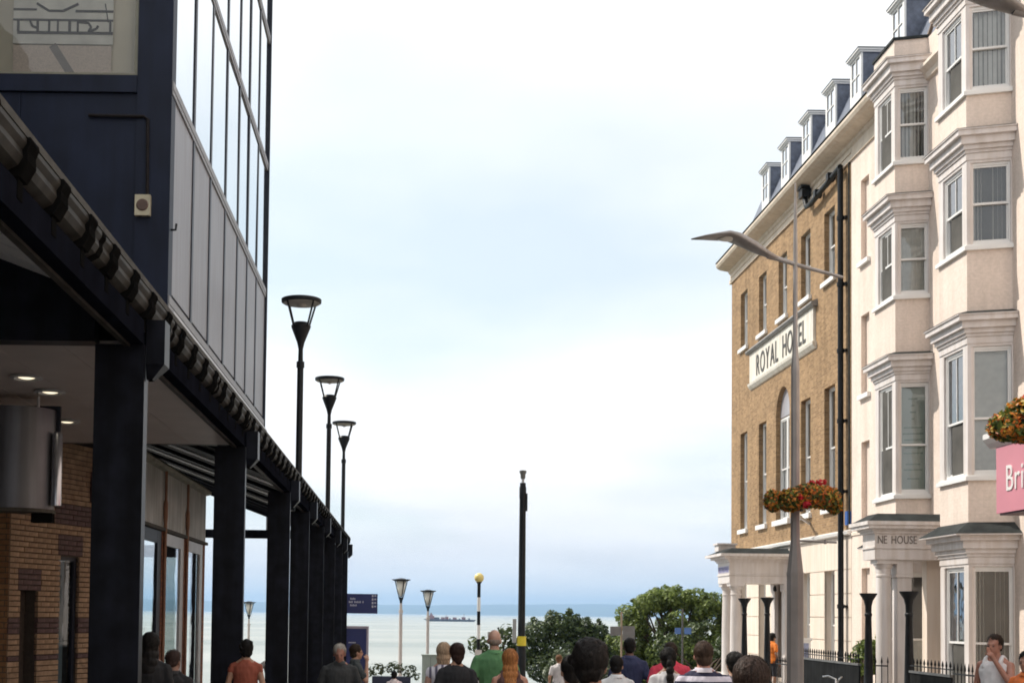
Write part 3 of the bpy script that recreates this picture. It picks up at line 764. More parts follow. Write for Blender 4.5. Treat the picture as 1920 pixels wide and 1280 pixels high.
for y in (19.5, 21.5, 23.5, 25.5, 30.8, 36, 41, 43.5, 46): raft(y, y+.1, .08, M_darkwood)
# near gable beam, flat boarded soffit bay with downlights
obj('cross_beam', MB().extr([(XL-.002,3.9),(XL-.002,rz_(XL)-.13),(XB,rz_(XB)-.13),(XB,3.9)], 'y', 10.9, 11.1), M_navycol, can)
sx = -2.385
while sx > -8:
    obj('soffit_board', MB().box(sx-.594, sx, 11.11, 17.9, 3.93, 3.95), M_soffit, can); sx -= .6
obj('cross_beam', MB().box(XB, XL-.002, 17.86, 18.0, 3.93, 4.12), M_navycol, can)
M_dl = bpy.data.materials.new('lamp_glow'); M_dl.use_nodes = True
b_ = M_dl.node_tree.nodes['Principled BSDF']; b_.inputs['Emission Color'].default_value = (1,.86,.6,1); b_.inputs['Emission Strength'].default_value = 1.1
for (x, y) in ((-3.72,12.75),(-3.72,13.6),(-4.1,15.75),(-5.0,15.75)):
    d = obj('downlight', MB().lathe([(.15,0),(.16,-.02),(.12,-.03),(.11,-.012)], (x,y,3.928), 20), M_alu, can)
    obj('lamp_lens', MB().lathe([(.08,-.016),(.05,-.026)], (x,y,3.928), 16), M_dl, d)
# far gable: tie beam, post, rafters
obj('tie_beam', MB().box(XB, XL-.002, 47.35, 47.5, 4.28, 4.58), M_navycol, can)
obj('gable_rafter', MB().extr([(-2.7,rz_(-2.7)-.32),(-2.7,rz_(-2.7)-.14),(XB,rz_(XB)-.14),(XB,rz_(XB)-.32)], 'y', 47.3, 47.55), M_navycol, can)
obj('gable_post', MB().box(-5.16, -5.06, 47.38, 47.46, 4.58, rz_(-5.1)-.3), M_alu, can)

# ------------------------------------------------------------------ brick and glass kiosk under the canopy
M_kb = pmat('buff_orange_brick', (.27,.175,.11), .8, .3, 9, bump=.4, bscale=90)
M_kb2 = pmat('buff_orange_brick_pale', (.31,.205,.13), .8, .3, 9, bump=.4, bscale=90)
M_kd = pmat('plum_brick', (.085,.048,.048), .75, .3, 9, bump=.4, bscale=90)
M_mort = pmat('dark_mortar', (.055,.042,.034), .95, .2, 20)
kio = thing('shop_unit', (-5.5, 22.0, -.6), 'shop under the canopy with buff brick splayed wall, plum bands and glass front', 'shop')
K0, K1 = Vector((-5.45, 18.1)), Vector((-4.62, 20.6))
kd = (K1-K0); KL = kd.length; kd.normalize(); kn = Vector((kd.y, -kd.x))        # outwards to street and camera
KTH = math.atan2(kd.y, kd.x)
KM = Matrix.Translation((K0.x, K0.y, 0)) @ Matrix.Rotation(KTH, 4, 'Z')         # local x along the wall, local -y outwards
KTOP = 4.5; KBOT = -.6
holes = [(.26,.68,-.6,1.95), (1.22,1.72,-.6,2.45)]      # dark recess, narrow window
obj('brick_backing', (lambda m: m)(MB().box(0, .26, .02, .25, KBOT, KTOP).box(.68, 1.22, .02, .25, KBOT, KTOP).box(1.72, KL, .02, .25, KBOT, KTOP).box(.26,.68,.02,.25,1.95,KTOP).box(1.22,1.72,.02,.25,2.45,KTOP).box(.26,.68,.2,.25,KBOT,1.95)), M_mort, kio, M=KM)
bl, bh, jt, jv = .215, .062, .013, .003
bmesh_cache = {}
def brick_mesh(L, mat):
    key = (round(L, 3), mat.name)
    if key not in bmesh_cache:
        e = .004; m = MB()
        x0, x1, y0, y1, z0, z1 = 0, L, 0, .05, 0, bh
        m.add([(x0+e,y0,z0+e),(x1-e,y0,z0+e),(x1-e,y0,z1-e),(x0+e,y0,z1-e),(x0,y0+e,z0),(x1,y0+e,z0),(x1,y0+e,z1),(x0,y0+e,z1),(x0,y1,z0),(x1,y1,z0),(x1,y1,z1),(x0,y1,z1)],
              [(0,1,2,3),(4,5,1,0),(5,6,2,1),(6,7,3,2),(7,4,0,3),(8,9,5,4),(9,10,6,5),(10,11,7,6),(11,8,4,7)])
        bmesh_cache[key] = m.mesh('brick', mat)
    return bmesh_cache[key]
rest = {}
nb = 0; rowh = bh+jt
row = 0; z = KBOT
while z+bh <= KTOP:
    x = 0.0 if row % 2 == 0 else -(bl+jv)/2
    zc2 = z+bh/2
    while x < KL-.02:
        segs = [(max(x, 0.0), min(x+bl, KL))]
        for h in holes:
            if h[2] < zc2 < h[3]:
                ns = []
                for a, b in segs:
                    if b <= h[0] or a >= h[1]: ns.append((a, b))
                    else:
                        if a < h[0]: ns.append((a, h[0]))
                        if b > h[1]: ns.append((h[1], b))
                segs = ns
        for pa_, pb_, pz0, pz1 in ((1.05,9.0,2.95,3.2), (.2,.75,1.95,2.25), (1.15,1.8,2.45,2.78)):
            if pz0 < zc2 < pz1:
                for e_ in (pa_, pb_): segs = [q for a, b in segs for q in (((a, e_-.001), (e_+.001, b)) if a < e_ < b else ((a, b),))]
        for a, b in segs:
            if b-a < .012: continue
            xm = (a+b)/2
            dark = (2.95 < zc2 < 3.2 and xm > 1.05) or (1.95 < zc2 < 2.25 and .2 < xm < .75) or (2.45 < zc2 < 2.78 and 1.15 < xm < 1.8) or (1.35 < zc2 < 1.56) or (.95 < zc2 < 1.03)
            mt = M_kd if dark else (M_kb if (row*7+int(x*10)*3) % 5 else M_kb2)
            jit = random.uniform(-.003, .003)
            if zc2 > .95 and nb < 300 and xm < KL-.35 and not (zc2 > 3.95):
                put('brick', brick_mesh(b-a, mt), kio, KM @ Matrix.Translation((a, -.012+jit, z))); nb += 1
            else:
                rest.setdefault(mt.name, MB()).box(a, b, -.012+jit, .02, z, z+bh)
        x += bl+jv
    z += rowh; row += 1
for k, m in rest.items():
    tag(obj('brick_remainder', m, bpy.data.materials[k], kio, M=KM), kind='stuff')
# return wall facing up the street
obj('return_wall', MB().box(-9, K0.x-.008, 18.1, 18.35, KBOT, KTOP), brickmat('kiosk_brick', (.30,.165,.08), (.24,.12,.06), (.10,.08,.06), bumps=.6), kio)
nw = MB().box(1.22,1.24,.05,.11,-.6,2.45).box(1.66,1.72,.05,.11,-.6,2.45).box(1.24,1.66,.05,.11,2.40,2.45)
w_ = obj('narrow_window', nw, M_mull, kio, M=KM)
M_kglass = glassmat('shopfront_glass', (.82,.88,.86), 1.25, .05, wave=.03)
obj('pane', MB().add([(1.24,.08,-.6),(1.66,.08,-.6),(1.66,.08,2.40),(1.24,.08,2.40)], [(0,1,2,3)]), M_kglass, w_, M=KM)
sgn = obj('wall_plaque', MB().box(1.95, 2.1, -.05, -.02, 3.3, 3.75), M_kd, kio, M=KM)
# glass front along the street, X = GX
GX = -4.32; G0, G1 = 20.75, 28.0
obj('kiosk_fascia', MB().box(GX-.12, GX, G0, G1, 3.12, 4.10), pmat('stained_grey_fascia', (.40,.40,.385), .5, .25, 1.6, streak=.25), kio)
obj('fascia_coping', MB().extr([(GX+.001,4.10),(GX+.10,4.12),(GX+.12,4.18),(GX-.1,4.34),(GX-.12,4.10)], 'y', G0, G1), pmat('mossy_coping', (.24,.23,.18), .7, .3, 5), kio)
obj('fascia_foot', MB().box(GX-.12, GX+.06, G0, G1, 3.06, 3.118), M_flash, kio)
obj('roof_of_shop', MB().box(-8.2, GX-.14, 18.36, G1, 4.12, 4.2), M_darkwood, kio)
piers = [21.0, 23.15, 25.45, 27.75]
for y in piers:
    obj('brick_pier', MB().box(GX-.10, GX+.012, y-.10, y+.16, -.9, 3.055), brickmat('pier_brick_%d' % int(y*10), (.30,.13,.07), (.20,.075,.05), (.12,.08,.06), bumps=.6), kio)
for y in piers[1:3]:
    obj('terracotta_strut', MB().tube([(GX+.045,y+.03,-.8),(GX+.045,y+.03,3.2),(GX+.045,y+.03,3.3),(GX+.045,y+.03,3.55),(GX+.045,y+.03,3.62),(GX+.045,y+.03,4.22)], [.028,.03,.04,.04,.026,.024], 8), M_redpaint, kio)
for a, b in zip(piers, piers[1:]):
    g = obj('shop_window', MB().box(GX-.06,GX+.004,a+.162,a+.22,-.7,3.05).box(GX-.06,GX+.004,b-.44,b-.102,-.7,3.05).box(GX-.06,GX+.002,a+.22,b-.44,2.84,3.05).box(GX-.06,GX+.002,a+.22,b-.44,-.7,-.3), M_alu if a > 22 else M_mull, kio)
    obj('pane', MB().add([(GX-.02,a+.22,-.3),(GX-.02,b-.44,-.3),(GX-.02,b-.44,2.84),(GX-.02,a+.22,2.84)], [(0,1,2,3)]), M_kglass, g)
# far end glazing
ge = MB()
for x in (-4.55,-5.75,-6.95,-8.1): ge.box(x-.05,x+.05,G1-.1,G1-.02,-1,3.05)
ge.box(-8.1,-4.5,G1-.1,G1-.02,2.8,3.05)
e_ = obj('end_window', ge, M_mull, kio)
obj('pane', MB().add([(-8.1,G1-.06,-.5),(-4.5,G1-.06,-.5),(-4.5,G1-.06,2.8),(-8.1,G1-.06,2.8)], [(0,1,2,3)]), M_kglass, e_)
obj('shop_floor', MB().box(-8.2, GX-.15, 18.36, G1, -.9, -.75), M_soffit, kio)

# hanging drum sign under the soffit
hs = thing('hanging_sign', (-4.05, 14.0, 3.93), 'curved brushed steel sign drum hanging from the brown soffit near brick wall', 'sign')
prof = [(-4.52+.0, 13.9)]
arc = [(-4.22+.43*math.cos(R(a)), 14.12+.36*math.sin(R(a))) for a in range(180, 361, 12)]
obj('drum', MB().prism(arc, 2.74, 3.80), pmat('brushed_steel', (.14,.145,.165), .42, .15, 2, metal=.6, streak=.25), hs, angle=30)
obj('base_rim', MB().prism([(-4.22+.445*math.cos(R(a)), 14.12+.375*math.sin(R(a))) for a in range(180, 361, 12)], 2.70, 2.738), M_flash, hs)
obj('back_plate', MB().box(-4.70,-3.75,14.125,14.17,2.78,3.85), M_mull, hs)
obj('side_bracket', MB().prism([(-4.0,14.0),(-3.78,14.0),(-3.78,14.12),(-4.0,14.12)], 2.60, 2.70), M_strap, hs)
for x in (-4.5, -3.95): obj('hanger_rod', MB().tube([(x,14.0,3.80),(x,14.0,3.93)], .015, 8), M_alu, hs)
obj('end_tube', MB().lathe([(.055,0),(.055,.75),(.03,.78)], (-3.745,14.02,2.78), 14), pmat('bright_tube', (.5,.52,.58), .25, .15, 3, metal=.9), hs, angle=40)

# ------------------------------------------------------------------ glass and navy tower block
TX = -4.0; T0, T1 = 21.45, 35.6; TB, TT = 6.75, 19.2
tow = thing('office_block', (-9.5, 28.5, -.8), 'navy clad office block with mirrored glass street side above the canopy', 'building')
obj('core', MB().box(-16, -8.4, T0+.3, T1-.1, -3, TT), M_navy, tow)
obj('street_backing', MB().box(-8.4, TX-.10, T0+.3, T1-.05, TB, TT), M_mull, tow)
zb = [6.75, 10.28, 13.72, 17.2, 19.2]
my = [T0+.02]+[23.73, 25.74, 27.8, 29.8, 31.6, 33.5, T1-.05]
for j in range(4):
    for a, b in zip(my, my[1:]):
        if j == 0:
            obj('spandrel_panel', MB().box(TX-.06, TX-.015, a+.05, b-.05, zb[0]+.16, zb[1]-.08), M_span, tow)
        else:
            q_ = [random.uniform(-.007, .007) for _ in range(4)]; put('glass_pane', MB().add([(TX-.014+q_[0],a+.04,zb[j]+.06),(TX-.014+q_[1],b-.04,zb[j]+.06),(TX-.014+q_[1]+q_[2],b-.04,zb[j+1]-.08),(TX-.014+q_[0]+q_[2],a+.04,zb[j+1]-.08)], [(3,2,1,0)]).mesh('glass_pane', M_skyglass), tow)
    obj('transom', MB().box(TX-.08, TX+.025, T0+.02, T1, zb[j]-.075, zb[j]+.055).box(TX-.08,TX+.015,T0+.02,T1,zb[j]-.16,zb[j]-.078), pmat('grey_transom', (.24,.24,.25), .5, .1, 3), tow)
for y in my[1:-1]:
    obj('mullion', MB().box(TX-.09, TX+.006, y-.08, y+.08, TB, TT), M_mull, tow)
obj('corner_mullion', MB().box(TX-.09, TX+.05, T1-.05, T1+.03, TB-.25, TT), M_mull, tow)
obj('sill_flashing', MB().extr([(TX+.04,TB-.16),(TX+.10,TB-.2),(TX+.10,TB-.26),(TX-.1,TB-.26),(TX-.1,TB-.16)], 'y', T0+.02, T1), M_alu, tow)
# front face towards the camera: navy sheets round one big window
WX0, WX1, WZ0, WZ1 = -8.6, -4.57, 10.42, 13.4
cor = obj('corner_pier', MB().box(-4.57, TX, T0, T0+.35, 4.6, TT), M_navy, tow)
for (a, b) in ((-4.57-1.9, -4.575), (-8.6, -6.48), (-10.8, -8.61)):
    obj('cladding_sheet', MB().box(a, b, T0+.03, T0+.3, 4.6, WZ0-.3), M_navy, tow)
obj('window_ledge', MB().box(-11, -4.57, T0-.03, T0+.28, WZ0-.29, WZ0-.01), M_navy, tow)
obj('window_head', MB().box(-11, -4.57, T0, T0+.28, WZ1, TT), M_navy, tow)
obj('side_panel', MB().box(-11, WX0, T0+.01, T0+.28, WZ0, WZ1), M_navy, tow)
M_beige = pmat('beige_interior', (.66,.61,.50), .85, .1, 1)
bwn = obj('display_window', MB().box(WX1-.06,WX1,T0+.04,T0+.14,WZ0,WZ1).box(WX0,WX1-.06,T0+.04,T0+.14,WZ0,WZ0+.05), pmat('bronze_frame', (.20,.19,.14), .5, .15, 4), tow)
obj('pane', MB().add([(WX0,T0+.09,WZ0),(WX1-.06,T0+.09,WZ0),(WX1-.06,T0+.09,WZ1),(WX0,T0+.09,WZ1)], [(0,1,2,3)]), glassmat('front_glass', (.95,.95,.92), 1.0, .0), bwn)
obj('room_lining', MB().add([(WX0,T0+.28,WZ0),(WX1,T0+.28,WZ0),(WX1,T0+.28,WZ1),(WX0,T0+.28,WZ1)], [(0,1,2,3)]), M_beige, bwn)
# banner seen through the glass: mesh cloth below, pale board with dark lettering bars above
obj('banner_cloth', MB().box(-6.67, -5.05, T0+.19, T0+.2, WZ0+.06, WZ0+.56), pmat('pink_grey_mesh', (.70,.60,.53), .9, .12, 40), bwn)
obj('banner_strip', MB().mbox(Matrix.Translation((-5.86, T0+.183, WZ0+.31)) @ Matrix.Rotation(R(-33), 4, 'Y'), .13, .004, .6), pmat('grey_tape', (.26,.24,.23), .8, .1, 6), bwn)
obj('sign_board', MB().box(-6.68, -5.03, T0+.186, T0+.2, WZ0+.58, WZ1-.2), pmat('pale_board', (.78,.77,.72), .7, .15, 3), bwn)
def pxw(px, py):   # pixel of the lettering in the photograph to its place on the board
    return (-6.68+(px-18)*(1.65/188.0), WZ0+.06+(138-py)*.00866)
br_ = []
for (a, b, c, d) in ((18,30,206,33.5),(26,54,206,59),(135,12,206,16),(18,10,62,13.5)): br_.append((a,b,c,d))
for (a, c) in ((25.5,30),(62,66.5),(84,88),(100.5,104),(122,127),(138,141.5),(199,203)): br_.append((a,33,c,55))
for (a, b, c, d) in br_:
    x0, z1 = pxw(a, b); x1, z0 = pxw(c, d); obj('lettering_bar', MB().box(x0, x1, T0+.17, T0+.184, z0, z1), M_ink, bwn)
for (p, q) in (((50,34),(54,44)),((54,44),(62,47)),((141,35),(160,37)),((160,37),(165,45)),((165,45),(160,54)),((160,54),(175,48)),((175,48),(178,42)),((191,0),(197,35)),((62,0),(85,14)),((112,14),(140,0)),((85,14),(112,14))):
    x0, z0 = pxw(*p); x1, z1 = pxw(*q); obj('lettering_bar', MB().bar((x0,T0+.178,z0),(x1,T0+.178,z1),.012,.04,up=(0,-1,0)) if False else MB().bar((x0,T0+.176,z0),(x1,T0+.176,z1),.012,.036), M_ink, bwn)
obj('unseen_rear_blocker', MB().box(-16, -8.4, -45, T0+.29, -3, 13.5), M_navy, tow)  # out-of-view block added to cut sky light and darken reflections from the left
# siren box and conduit
ab = obj('siren_box', MB().box(-4.55,-4.30,T0-.09,T0,8.08,8.42), pmat('yellowed_plastic', (.46,.42,.30), .5, .15, 5), tow)
obj('siren_grille', MB().tube([(-4.425,T0-.105,8.25),(-4.425,T0-.091,8.25)], [.085,.10], 20), pmat('brown_grille', (.10,.06,.045), .6, .2, 8), ab)
obj('conduit', MB().tube([(-5.35,T0-.01,9.74),(-4.45,T0-.02,9.73),(-4.38,T0-.03,9.68),(-4.36,T0-.03,8.42)], .028, 8), pmat('rusty_conduit', (.015,.012,.012), .7, .3, 8, spec=.15), tow)
obj('wall_hook', MB().tube([(TX+.01,T0+.1,7.9),(TX+.09,T0+.1,7.9),(TX+.1,T0+.1,8.0)], .02, 6), M_black, tow)

# ------------------------------------------------------------------ lamps
M_lampglass = pmat('frosted_lamp_glass', (.72,.70,.62), .35, .08, 4)
M_greypole = pmat('pale_grey_pole', (.50,.44,.40), .5, .12, 3)
def cone_lamp(loc, h, label, dark=True, group=None):
    """inverted-cone lantern on a pole; h = total height"""
    t = thing('cone_lamp_post', loc, label, 'lamp post', group)
    pm_ = M_black if dark else M_greypole
    hz = h-1.22                     # where the cone starts
    obj('pole', MB().lathe([(.11,0),(.11,1.2),(.085,1.25),(.075,hz-.45),(.075,hz-.45)], n=14), pm_, t, angle=40, local=True)
    obj('collar', MB().lathe([(.095,hz-.44),(.095,hz-.3),(.06,hz-.29),(.055,hz)], n=14), M_black if dark else M_greypole, t, angle=40, local=True)
    obj('cup', MB().lathe([(.055,hz),(.09,hz+.16),(.23,hz+.52),(.235,hz+.56),(.17,hz+.64),(.0,hz+.66)] if dark else [(.05,hz),(.07,hz+.15),(.10,hz+.25)], n=20), M_black, t, angle=40, local=True)
    for k in range(4):
        a = R(45+90*k) if dark else R(25+90*k); c, s = math.cos(a), math.sin(a)
        r0, z0 = (.22, hz+.5) if dark else (.075, hz+.16)
        obj('strut', MB().bar((r0*c,r0*s,z0),(.445*c,.445*s,hz+1.13) if dark else (.30*c,.30*s,hz+1.0),.032), M_black, t, local=True)
    if dark:
        obj('crown_ring', MB().lathe([(.44,hz+1.10),(.475,hz+1.12),(.48,hz+1.19),(.46,hz+1.20),(.2,hz+1.2)], n=32), M_black, t, angle=40, local=True)
        obj('reflector', MB().lathe([(.02,hz+1.00),(.10,hz+1.04),(.12,hz+1.07),(.43,hz+1.09),(.44,hz+1.12)], n=28), pmat('reflector_grey', (.36,.34,.31), .5, .1, 3), t, angle=50, local=True)
    else:
        obj('lamp_glass', MB().lathe([(.06,hz+.28),(.13,hz+.5),(.235,hz+.97)], n=24), M_lampglass, t, smooth=True, local=True)
        obj('crown_plate', MB().lathe([(.31,hz+.98),(.42,hz+1.03),(.42,hz+1.05),(.25,hz+1.06),(.15,hz+1.09),(.02,hz+1.11)], n=28), M_black, t, angle=40, local=True)
    return t
cone_lamp((-2.68,31.5,gz(31.5)), 9.15-gz(31.5), 'tallest looking black cone lantern lamp post rising behind the canopy, nearest of three', True, 'black lamp posts behind the canopy')
cone_lamp((-2.70,43.0,gz(43)), 9.30-gz(43), 'middle black cone lantern lamp post of three behind the canopy', True, 'black lamp posts behind the canopy')
cone_lamp((-2.72,53.0,gz(53)), 9.30-gz(53), 'smallest black cone lantern lamp post nearest the sea end of canopy', True, 'black lamp posts behind the canopy')
cone_lamp((-.40,59.0,gz(59)), 3.35-gz(59), 'pale lamp post with glass cone head beside the blue signboard, tallest of its row', False, 'pale lamp posts on the seafront')
cone_lamp((.92,68.0,gz(68)), 3.02-gz(68), 'pale lamp post with glass cone head in front of the ship bow', False, 'pale lamp posts on the seafront')
cone_lamp((-10.0,83.0,gz(83)), 2.42-gz(83), 'distant lamp post with glass cone head seen between the canopy columns', False, 'pale lamp posts on the seafront')

# belisha beacon
t = thing('belisha_beacon', (2.27,44,gz(44)), 'zebra crossing beacon with yellow globe on black and white banded pole', 'beacon')
zz = 0; H = 2.70-gz(44); k = 0; seg = H/9
for k in range(9):
    obj('pole_band', MB().lathe([(.055,k*seg),(.055,(k+1)*seg)], n=14), M_black if k % 2 == 0 else M_white, t, angle=40, local=True)
obj('globe_collar', MB().lathe([(.06,H),(.09,H+.03),(.09,H+.06)], n=14), M_black, t, angle=40, local=True)
obj('globe', MB().ell((0,0,H+.19), (.16,.16,.16), 20, 12), pmat('amber_globe', (.86,.70,.25), .25, .05, 3), t, smooth=True, local=True)
obj('push_plate', MB().box(-.11,.11,-.08,-.04,1.62,1.92), M_trim, t, local=True)
# tall black mast with camera head
t = thing('camera_mast', (3.77,45,gz(45)), 'tall thick black mast with camera head and yellow band', 'mast'); H = 6.14-gz(45)
obj('mast', MB().lathe([(.155,0),(.15,2.2),(.125,2.25),(.108,H-.55),(.118,H-.5),(.118,H-.15),(.10,H-.1),(.10,H),(.05,H+.01)], n=18), M_black, t, angle=40, local=True)
obj('yellow_band', MB().lathe([(.157,2.1),(.157,2.42)], n=18), pmat('yellow_band_paint', (.75,.60,.04), .5, .1, 4), t, angle=40, local=True)
obj('neck', MB().lathe([(.05,H),(.045,H+.14)], n=12), M_alu, t, local=True)
obj('camera_head', MB().lathe([(.07,H+.14),(.085,H+.2),(.085,H+.30),(.115,H+.34),(.12,H+.42),(.02,H+.44)], n=18), pmat('grey_housing', (.13,.13,.12), .5, .15, 4), t, angle=40, local=True)
obj('junction_box', MB().box(.10,.16,-.05,.05,H-.95,H-.35), M_black, t, local=True)
obj('side_box', MB().box(-.30,-.18,-.05,.05,2.2,3.0), pmat('grey_cable_box', (.35,.36,.36), .5, .1, 4), t, local=True)

# steel street lamp with blade head
def blade_lamp(loc, label, group):
    t = thing('blade_street_lamp', loc, label, 'street lamp', group)
    def oct_(r, z): return (r, z)
    g = -loc[2]
    obj('pole', MB().lathe([(.13,0),(.125,2.36+g),(.125,2.37+g),(.07,2.85+g),(.066,3.9+g),(.064,5.5+g),(.05,5.65+g),(.036,5.9+g),(.034,7.3+g),(.025,7.9+g),(.012,8.3+g)], n=8), M_steel, t, angle=25, local=True)
    obj('joint_ring', MB().lathe([(.130,2.33+g),(.130,2.38+g)], n=8), M_steel, t, local=True)
    obj('arm', MB().tube([(.72,0,6.86+g),(.10,0,7.02+g),(-.26,0,7.13+g),(-.42,0,7.18+g)], [.022,.03,.036,.05], 10), M_steel, t, angle=40, local=True)
    # blade: cross sections along x (x, z mid, half width y, half height)
    secs = [(-.26,7.135,.035,.03),(-.42,7.19,.09,.07),(-.62,7.29,.16,.105),(-.86,7.41,.21,.10),(-1.02,7.465,.215,.07),(-1.2,7.455,.19,.045),(-1.38,7.44,.12,.03),(-1.58,7.415,.03,.008)]
    m = MB(); n = 14
    for (x, z, hy, hz) in secs:
        for k in range(n):
            a = 2*math.pi*k/n; zz = math.sin(a)
            m.v.append((x, hy*math.cos(a), z+g+(hz*zz if zz > 0 else hz*.55*zz)))
    for i in range(len(secs)-1):
        for k in range(n):
            k2 = (k+1) % n; m.f.append((i*n+k, i*n+k2, (i+1)*n+k2, (i+1)*n+k))
    m.f.append(tuple(range(n-1,-1,-1))); m.f.append(tuple((len(secs)-1)*n+k for k in range(n)))
    obj('blade_head', m, M_steel, t, smooth=True, local=True)
    obj('lamp_lens', MB().ell((-1.02,0,7.425+g), (.16,.12,.028), 16, 8), M_lampglass, t, smooth=True, local=True)
    obj('banner_rod', MB().tube([(.05,0,2.86+g),(.62,0,2.84+g)], .016, 8).lathe([(.022,-.03),(.022,.03)],(.45,0,2.845+g),8), M_steel, t, local=True)
    obj('basket_cradle', MB().lathe([(.12,3.30+g),(.12,3.33+g)], (0,0,0), 12), M_black, t, local=True)
    return t
BL1 = (5.775, 20.0, gz(20)); BL2 = (5.775, 11.75, gz(11.75))
blade_lamp(BL1, 'grey steel street lamp with blade head crossing in front of the brick hotel', 'blade street lamps')
blade_lamp(BL2, 'grey street lamp whose blade head shows at the top right corner', 'blade street lamps')

# ------------------------------------------------------------------ foliage helpers
def leaf_mesh(cl, n, size, jitter=.5, up=.35, seed=1):
    """cl: list of (center, (rx,ry,rz)) clumps; leaves spread near the clump surfaces"""
    rnd = np.random.default_rng(seed)
    vol = np.array([c[1][0]*c[1][1]+c[1][1]*c[1][2]+c[1][0]*c[1][2] for c in cl]); vol = vol/vol.sum()
    idx = rnd.choice(len(cl), n, p=vol)
    C = np.array([c[0] for c in cl])[idx]; Rr = np.array([c[1] for c in cl])[idx]
    d = rnd.normal(size=(n,3)); d /= np.linalg.norm(d, axis=1)[:,None]
    rad = 1-np.abs(rnd.normal(0, .22, n)); rad = np.clip(rad, .15, 1.12)
    p = C+d*Rr*rad[:,None]
    nrm = d+rnd.normal(0, jitter, (n,3)); nrm[:,2] += up; nrm /= np.linalg.norm(nrm, axis=1)[:,None]
    t = np.cross(nrm, rnd.normal(size=(n,3))); t /= np.linalg.norm(t, axis=1)[:,None]
    b = np.cross(nrm, t)
    s = size*rnd.uniform(.6, 1.3, n)[:,None]
    v = np.empty((n,4,3))
    v[:,0] = p-t*s; v[:,1] = p+b*s*.5+nrm*s*.12; v[:,2] = p+t*s; v[:,3] = p-b*s*.5+nrm*s*.12
    me = bpy.data.meshes.new('crown'); me.from_pydata(v.reshape(-1,3).tolist(), [], np.arange(4*n).reshape(n,4).tolist()); me.update()
    return me
def tree(name, loc, label, clumps, n, size, lm, seed, trunk_h, group=None, cat='tree', bark=None):
    t = thing(name, loc, label, cat, group); rnd = random.Random(seed)
    big = clumps; clumps = sprigs(clumps, len(clumps)*2, size*2.0, seed)
    m = MB(); m.tube([(0,0,-.4),(.05,.0,trunk_h*.5),(-.04,.05,trunk_h)], [.22,.17,.13], 10)
    for c, r in big:
        c = Vector(c); a = Vector((0,0,trunk_h*.8)); mid = (a+c)/2+Vector((rnd.uniform(-.2,.2),rnd.uniform(-.2,.2),.15))
        m.tube([a, mid, c, c+Vector((0,0,r[2]*.6))], [.09,.055,.03,.01], 6)
    obj('trunk', m, bark or pmat('bark_'+name, (.09,.065,.045), .9, .3, 6, bump=.5, bscale=20), t, local=True, smooth=True)
    me = leaf_mesh(clumps, n, size, seed=seed); me.materials.append(lm)
    put('crown', me, t, local=True)
    return t
def clumps_in(rx, ry, rz, cz, n, cr, seed, flat=.9, front=0):
    rnd = random.Random(seed); out = []
    while len(out) < n:
        x, y, z = (rnd.uniform(-1,1) for _ in range(3))
        q = x*x+y*y+z*z
        if q > 1 or q < .12: continue
        s = cr*rnd.uniform(.6, 1.25)
        out.append(((x*rx, y*ry, cz+z*rz), (s, s, s*flat)))
    return out
def sprigs(cl, n, r, seed):
    rnd = random.Random(seed); out = list(cl)
    for _ in range(n):
        c, q = rnd.choice(cl); a, b = rnd.uniform(0, 6.28), rnd.uniform(-.2, 1.5)
        d = (math.cos(a)*math.cos(b), math.sin(a)*math.cos(b), math.sin(b)); k = rnd.uniform(1.0, 1.45); s_ = r*rnd.uniform(.5, 1.3)
        out.append((tuple(c[i]+d[i]*q[i]*k for i in range(3)), (s_, s_, s_*rnd.uniform(.6, 1.5))))
    return out
L_dark = leafmat('dark_evergreen_leaf', (.024,.045,.014), (.11,.155,.045), .3)
L_mid = leafmat('mid_green_leaf', (.055,.09,.016), (.29,.36,.09), .4)
L_pale = leafmat('pale_shrub_leaf', (.07,.10,.05), (.17,.20,.11), .3)
tree('dark_shrub_tree', (8.2,70,gz(70)), 'dark evergreen tree with pointed tops behind the tall black mast',
     [((-1.6,0,3.6),(.8,.8,.7)),((-.75,.1,4.3),(.42,.45,.6)),((-.35,0,3.9),(.75,.8,.8)),((.25,.1,4.15),(.5,.5,.5)),((1.0,0,4.0),(.42,.45,.55)),((.9,.2,3.5),(.9,.8,.8)),((1.75,0,3.7),(.55,.5,.55)),((2.3,.1,3.0),(.8,.7,.7)),((-2.0,.2,2.6),(.7,.7,.7)),((0,0,2.7),(1.5,1.0,.9)),((1.5,0,2.2),(1.1,.9,.8)),((-1.0,-.2,1.9),(1.2,.9,.9)),((.8,-.4,1.4),(1.3,.9,.8)),((2.9,0,2.4),(.8,.7,.7)),((3.3,0,1.7),(.9,.8,.7)),((2.6,-.3,1.2),(1.0,.8,.7))], 22000, .105, L_dark, 3, 1.6)
tree('leafy_tree', (13.1,66,gz(66)), 'large bright green leafy tree beside the hotel portico',
     clumps_in(2.7,1.8,2.5,3.2,46,.55,11)+clumps_in(2.6,1.4,1.2,1.6,16,.6,12)+[((-1.9,0,3.9),(.7,.7,.6)),((-1.2,0,4.9),(.7,.7,.55)),((-.2,0,5.25),(.7,.7,.5)),((1.0,0,5.3),(.7,.7,.5)),((2.0,0,5.0),(.8,.7,.6)),((2.8,0,4.3),(.8,.7,.8)),((-2.1,0,2.7),(.6,.6,.7)),((-.7,-.8,2.6),(.9,.7,.8)),((.3,-.9,2.9),(.8,.7,.8)),((1.3,-.8,2.7),(.9,.7,.8)),((2.3,-.8,3.0),(.8,.7,.9)),((0,-.9,1.8),(1.0,.7,.6)),((1.7,-.9,1.8),(1.0,.7,.7))], 38000, .11, L_mid, 5, 1.8)
